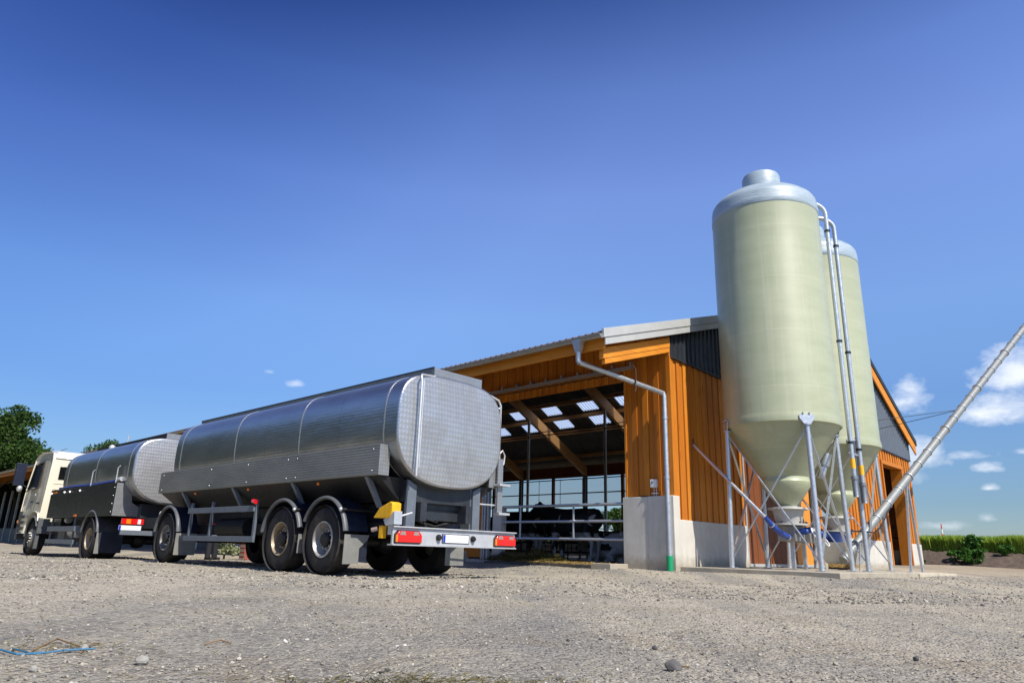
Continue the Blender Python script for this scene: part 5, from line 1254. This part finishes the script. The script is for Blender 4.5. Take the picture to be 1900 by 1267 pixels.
m = MB(); m.tube([(-.025, -.12, 1.605), (0, -.124, 1.602), (.025, -.12, 1.605)], .005, 5); pt.part('mouth', m, 'hair')

# ------------------------------------------------------------------ odd things behind the lorry
t = Thing('brick_wall', 'low red brick wall seen under the trailer', 'wall', 'T', (5.2, 13.0, -.05))
m = MB(); m.box(4.2, 6.0, 12.6, 12.9, -.1, .75); t.part('wall', m, 'brick'); m = MB(); m.box(4.15, 6.05, 12.55, 12.95, .75, .82); t.part('coping', m, 'concrete')
def foliage(center, rad, n, leaf, flat=1.0, seedshape=1.0, clumps=14):
    """leaf quads gathered in clumps through the crown volume; returns arrays"""
    c = rng.normal(0, 1, (clumps, 3)); c /= np.linalg.norm(c, axis=1)[:, None]; c *= rng.uniform(.35, .85, (clumps, 1))*np.array(rad)
    c[:, 2] = c[:, 2]*.9
    cr = rng.uniform(.22, .46, clumps)*min(rad)
    ci = rng.integers(0, clumps, n); p = rng.normal(0, 1, (n, 3)); p /= np.linalg.norm(p, axis=1)[:, None]; p *= (rng.random((n, 1))**.45)*cr[ci][:, None]*np.array([1.15, 1.15, .8])
    p = p+c[ci]+np.array(center)
    u = rng.normal(0, 1, (n, 3)); u /= np.linalg.norm(u, axis=1)[:, None]; v = np.cross(u, rng.normal(0, 1, (n, 3))); v /= np.linalg.norm(v, axis=1)[:, None]
    s_ = leaf*rng.uniform(.6, 1.3, (n, 1)); u *= s_; v *= s_*.62
    V = np.stack([p-u, p-v*.9, p+u, p+v], 1).reshape(-1, 3)
    return V, np.arange(n*4).reshape(-1, 4)
def tree(x, y, z, h, r, label, n=9000, leaf=.16, trunk=.25, mat='leaf', group='trees at the edge of the farm', name='deciduous_tree', clumps=26, squash=.8):
    o = bpy.data.objects.new(name, None); COL.objects.link(o); o.location = (x, y, z); tag(o, label, 'tree', group)
    m = MB(); m.tube([(0, 0, -.3), (.05, 0, h*.25), (-.08, .05, h*.5), (.05, 0, h*.72)], trunk, 10, radii=[trunk*1.3, trunk, trunk*.7, trunk*.35])
    for i in range(9):
        a_ = i*2.4; z0 = h*(.28+.045*i); m.tube([(0, 0, z0), (math.cos(a_)*r*.4, math.sin(a_)*r*.4, z0+h*.12), (math.cos(a_)*r*.75, math.sin(a_)*r*.75, z0+h*.2)], .1, 7, radii=[trunk*.45, trunk*.25, trunk*.08])
    m.build('trunk', 'bark', o)
    V, F_ = foliage((0, 0, h-r*squash), (r, r, r*squash), n, leaf*.85, clumps=clumps)
    V2_, F2_ = foliage((0, 0, h-r*squash*1.2), (r*.7, r*.7, r*squash*.8), n//3, leaf, clumps=12); F_ = np.concatenate([F_, F2_+len(V)]); V = np.concatenate([V, V2_])
    np_mesh('crown', V, F_, mat, o)
    return o
def at(px, D, z=0): return ((px-950)/1362*D, D)
tree(-43.8, 60, -.1, 12.0, 4.5, 'tall full tree at the left edge above the shed roof', 15000, .17, clumps=46)
tree(-36.2, 62, -.1, 7.6, 3.1, 'round tree behind the lorry cab', 9000, .15, clumps=30)
tree(-47.5, 70, -.1, 11.0, 4.5, 'dark tree just outside the left edge', 8000, .18)
tree(-45.2, 80, -.1, 11.9, 3.8, 'distant round tree between cab and barn roof', 15000, .15, clumps=34)
tree(-41.5, 66, -.1, 8.0, 3.0, 'lower bushy tree filling the gap behind the cab', 8000, .15)
tree(-50.0, 84, -.1, 10.6, 3.6, 'distant bushy tree left of the round one', 8000, .16)
tree(10.5, 66, .2, 4.9, 2.0, 'tree seen through the barn between its rear posts', 6000, .13, mat='leaf')
tree(14.5, 74, .2, 5.6, 2.8, 'tree behind the barn hidden by the board wall', 3000, .14)
tree(-3.0, 84, .2, 4.4, 2.2, 'small tree far behind the barn', 4000, .14)
Vw, Fw, ow = [], [], 0
for (x, y, h, r) in ((-27, 4, 11, 5), (-28, 11, 12, 5), (-29, 18, 11.5, 4.5), (-33, 25, 13, 5.5), (-37, 33, 13, 5), (-43, 42, 13, 5.5), (-26, -4, 12, 5), (-26, -13, 11, 5)):
    V, F_ = foliage((x, y, h*.44), (r, r, h*.46), 4200, .34, clumps=50); Vw.append(V); Fw.append(F_+ow); ow += len(V)
tag(np_mesh('woodland', np.concatenate(Vw), np.concatenate(Fw), 'leaf'), 'dark woodland edge beside the yard, mirrored in the steel tanks', 'woodland', kind='stuff')
t = Thing('flowering_bush', 'pale leaved round bush seen under the trailer', 'bush', 'T', (4.4, 14.3, -.05))
V, F_ = foliage((0, 0, .42), (.42, .42, .42), 900, .05); np_mesh('leaves', V, F_, 'flower', t.o); m = MB(); m.tube([(0, 0, 0), (0, 0, .4)], .03, 6); m.build('stem', 'bark', t.o)

# ------------------------------------------------------------------ field, bank, weeds (barn frame, beyond X = 23)
cx, cy, a = FR['B']
def bworld(X, Y): return cx+X*math.cos(a)-Y*math.sin(a), cy+X*math.sin(a)+Y*math.cos(a)
Yb = np.linspace(-60, 120, 1000); prof = [(22.2, .30), (22.9, .50), (23.4, .74), (23.9, .92), (24.6, 1.0), (26.0, 1.0)]
V = []; 
for i, (X_, z_) in enumerate(prof):
    xw, yw = bworld(np.full_like(Yb, X_)+(vnoise(Yb*1.3, np.full_like(Yb, i*3.), 21)-.5)*.6, Yb); lump = (vnoise(Yb*2.1, np.full_like(Yb, i*5.), 22)-.5)*.22+(vnoise(Yb*7, np.full_like(Yb, i*5.), 23)-.5)*.12
    V.append(np.stack([xw, yw, z_+lump*(0 if i == 0 else 1)-(.1 if i == 0 else 0)], -1))
V = np.concatenate(V); k_ = np.arange(len(Yb)-1); F_ = np.concatenate([np.stack([k_+i*len(Yb), k_+1+i*len(Yb), k_+1+(i+1)*len(Yb), k_+(i+1)*len(Yb)], -1) for i in range(len(prof)-1)])
tag(np_mesh('soil_bank', V, F_, 'soil', None, True), 'low bank of dark bare soil along the crop field', 'bank', kind='structure')
# field plateau
Yf = np.concatenate([np.linspace(-60, 120, 120)]); Xf = np.concatenate([np.linspace(24.6, 40, 12), np.geomspace(44, 2500, 20)])
XX, YY = np.meshgrid(Xf, np.concatenate([-np.geomspace(2500, 61, 10), Yf, np.geomspace(121, 2500, 10)])); xw, yw = bworld(XX, YY)
ZZ = np.where(XX < 25, .95, 1.45)+vnoise(XX, YY, 8)*.06; ZZ = np.where(XX > 60, np.minimum(ZZ, 1.45), ZZ)
idx = np.arange(XX.size).reshape(XX.shape); F_ = np.stack([idx[:-1, :-1], idx[:-1, 1:], idx[1:, 1:], idx[1:, :-1]], -1).reshape(-1, 4)
tag(np_mesh('field', np.stack([xw, yw, ZZ], -1).reshape(-1, 3), F_, 'crop', None, True), 'green cereal field stretching to the horizon', 'field', kind='structure')
n_ = 90000
Yc = np.concatenate([rng.uniform(-22, 12, n_*2//3), rng.uniform(12, 90, n_//3)]); n_ = len(Yc); Xc = 24.3+rng.random(n_)**1.8*3.5; xw, yw = bworld(Xc, Yc)
hh = .56+.20*vnoise(Yc*.9, Xc, 31)+.14*rng.random(n_); z0 = .93+.0*Xc; th = rng.uniform(0, 6.28, n_); lean = rng.normal(0, .10, n_); wd_ = rng.uniform(.008, .018, n_)
wx, wy = np.cos(th)*wd_, np.sin(th)*wd_; lx, ly = lean, rng.normal(0, .1, n_)
V = np.stack([np.stack([xw-wx, yw-wy, z0], -1), np.stack([xw+wx, yw+wy, z0], -1), np.stack([xw+lx*.5+wx*1.2, yw+ly*.5+wy*1.2, z0+hh*.7], -1), np.stack([xw+lx, yw+ly, z0+hh], -1)], 1).reshape(-1, 3)
tag(np_mesh('cereal_crop', V, np.arange(n_*4).reshape(-1, 4), 'crop'), 'dense green cereal stalks at the field edge', 'crop', kind='stuff')
def weed(X, Y, r, h, n, label, leaf=.07):
    xw, yw = bworld(X, Y); o = bpy.data.objects.new('weed_plant', None); COL.objects.link(o); o.location = (xw, yw, .40+max(0, X-22.2)*.3); tag(o, label, 'plant', 'weeds on the soil bank')
    V, F_ = foliage((0, 0, h*.5), (r, r, h*.55), n, leaf, clumps=16); np_mesh('leaves', V, F_, 'weed', o)
    m = MB()
    for i in range(7): a_ = i*.9; m.tube([(0, 0, -.1), (math.cos(a_)*r*.5, math.sin(a_)*r*.5, h*.6)], .012, 5)
    m.build('stem', 'weed', o)
weed(22.6, -.95, .75, .70, 1500, 'large leafy dock plant sprawling down the dark bank')
weed(22.9, -.1, .5, .45, 700, 'leafy plant right beside the large dock on the bank')
weed(23.7, -1.9, .4, .5, 400, 'upright weeds at the crop edge right of the dock')
weed(24.0, -.7, .5, .75, 900, 'taller dark weeds above the dock at the crop edge')
weed(22.1, 1.2, .45, .22, 350, 'small low weed at the foot of the bank near the barn')
weed(22.2, -3.3, .4, .25, 300, 'small low weed at the far right of the bank')
# radio mast
t = Thing('radio_mast', 'tiny red and white lattice mast on the horizon', 'mast', 'W', (0, 0, 0)); D_ = 900; xm = (1768-950)/1362*D_; t.o.location = (xm, D_, 0)
for i in range(7):
    m = MB(); z0 = 6+i*6; r1, r2 = 3.2-i*.4, 3.2-(i+1)*.4
    for sx_, sy_ in ((-1, -1), (1, -1), (1, 1), (-1, 1)): m.tube([(sx_*r1*.5, sy_*r1*.5, z0), (sx_*r2*.5, sy_*r2*.5, z0+6)], .3, 5)
    m.tube([(-r1*.5, -r1*.5, z0), (r2*.5, -r2*.5, z0+6)], .2, 5); m.tube([(r1*.5, -r1*.5, z0), (-r2*.5, -r2*.5, z0+6)], .2, 5)
    m.build('mast_section', 'mastred' if i % 2 == 0 else 'white_pl', t.o)

# ------------------------------------------------------------------ foreground bits
def gz_(x, y): return float(gh(np.array([x]), np.array([y]))[0])
def P_(px, py):
    """ground point seen at this photo pixel (flat yard)"""
    d_ = rt*((px-950)/1305.2)+up*((633-py)/1305.2)+fw; tt = -CH/d_.z; return d_.x*tt, d_.y*tt
t = Thing('baling_twine', 'strand of blue baling twine lying on the gravel at lower left', 'twine', 'W', (-2.2, 3.0, 0))
pts = [P_(q, w_) for q, w_ in ((-60, 1205), (0, 1208), (30, 1216), (75, 1213), (120, 1209), (175, 1207))]
m = MB(); m.tube([(x, y, gz_(x, y)+.012) for x, y in pts], .0036, 7); m.tube([(x+.02, y+.04, gz_(x, y)+.012) for x, y in pts[1:5]], .0026, 6); t.part('strand', m, 'twine')
for i, (q0, q1, q2, lb) in enumerate([((60, 1203), (105, 1190), (160, 1203), 'bent brown twig beside the blue twine'), ((150, 1210), (170, 1195), (185, 1190), 'short forked twig at the end of the blue twine'), ((380, 1188), (410, 1184), (430, 1186), 'pale stick lying alone on the gravel'), ((1240, 1230), (1262, 1234), (1280, 1236), 'yellow straw stalk by the dark pointed stone')]):
    t = Thing('twig', lb, 'twig', 'W', (*P_(*q1), 0)); m = MB(); ps = [P_(*q) for q in (q0, q1, q2)]
    m.tube([(x, y, gz_(x, y)+.006+(.006 if j == 1 else 0)) for j, (x, y) in enumerate(ps)], .0035, 6)
    t.part('stick', m, 'twig')
big = [((1250, 1236), .030, 'dark pointed stone standing out at lower right', 'dstone'), ((530, 1186), .014, 'white pebble on the gravel left of centre', 'wstone'), ((262, 1230), .026, 'grey stone below the end of the blue twine', 'gstone'), ((62, 1242), .016, 'pale flat stone at lower left', 'gstone'), ((155, 1205), .018, 'grey stone tangled in the twine', 'gstone'), ((205, 1203), .013, 'light stone right of the twine', 'gstone'), ((738, 1189), .010, 'pale pebble in the middle of the yard', 'wstone'), ((752, 1188), .009, 'pale pebble just right of another one', 'wstone'), ((1700, 1217), .022, 'dark stone among gravel at far right', 'dstone'), ((1365, 1240), .014, 'small black stone right of the pointed one', 'dstone'), ((1215, 1197), .015, 'small dark stone in the wheel track', 'dstone')]
M['dstone'] = simple('dark_stone', (.10, .095, .09), .9, 0, .3, 30, .6); M['wstone'] = simple('white_stone', (.56, .54, .49), .9, 0, .1, 30, .5); M['gstone'] = simple('grey_stone', (.30, .285, .25), .9, 0, .2, 30, .6)
for (q, s_, lb, mt) in big:
    x, y = P_(*q); o = scatter_stones('stone', np.array([x]), np.array([y]), np.array([s_]), mt, sink=.25, flat=.85)
    me = o.data; c_ = Vector((x, y, gz_(x, y)))
    for v_ in me.vertices: v_.co -= c_
    o.location = c_; tag(o, lb, 'stone')
    sb_ = o.modifiers.new('b', 'BEVEL'); sb_.width = s_*.15; sb_.segments = 1
n_ = 900
gxs = []; 
for (px_, py_, sx_, sy_, k2) in ((800, 1264, .3, .05, 420), (1225, 1128, .5, .15, 120), (430, 1108, .6, .2, 120), (90, 1200, .3, .1, 90)):
    x, y = P_(px_, py_); gxs.append(np.stack([rng.normal(x, sx_, k2), rng.normal(y, sy_, k2)], -1))
gxs = np.concatenate(gxs); zz = gh(gxs[:, 0], gxs[:, 1])
tag(blades('straw_bits', gxs[:, 0], gxs[:, 1], zz+.006+rng.random(len(zz))*.008, 'W', len(zz), .045, .0014, 'hay', .4), 'thin scatter of straw and dry grass on the yard', 'straw', kind='stuff')
print('faces', sum(len(o.data.polygons) for o in bpy.data.objects if o.type == 'MESH'))
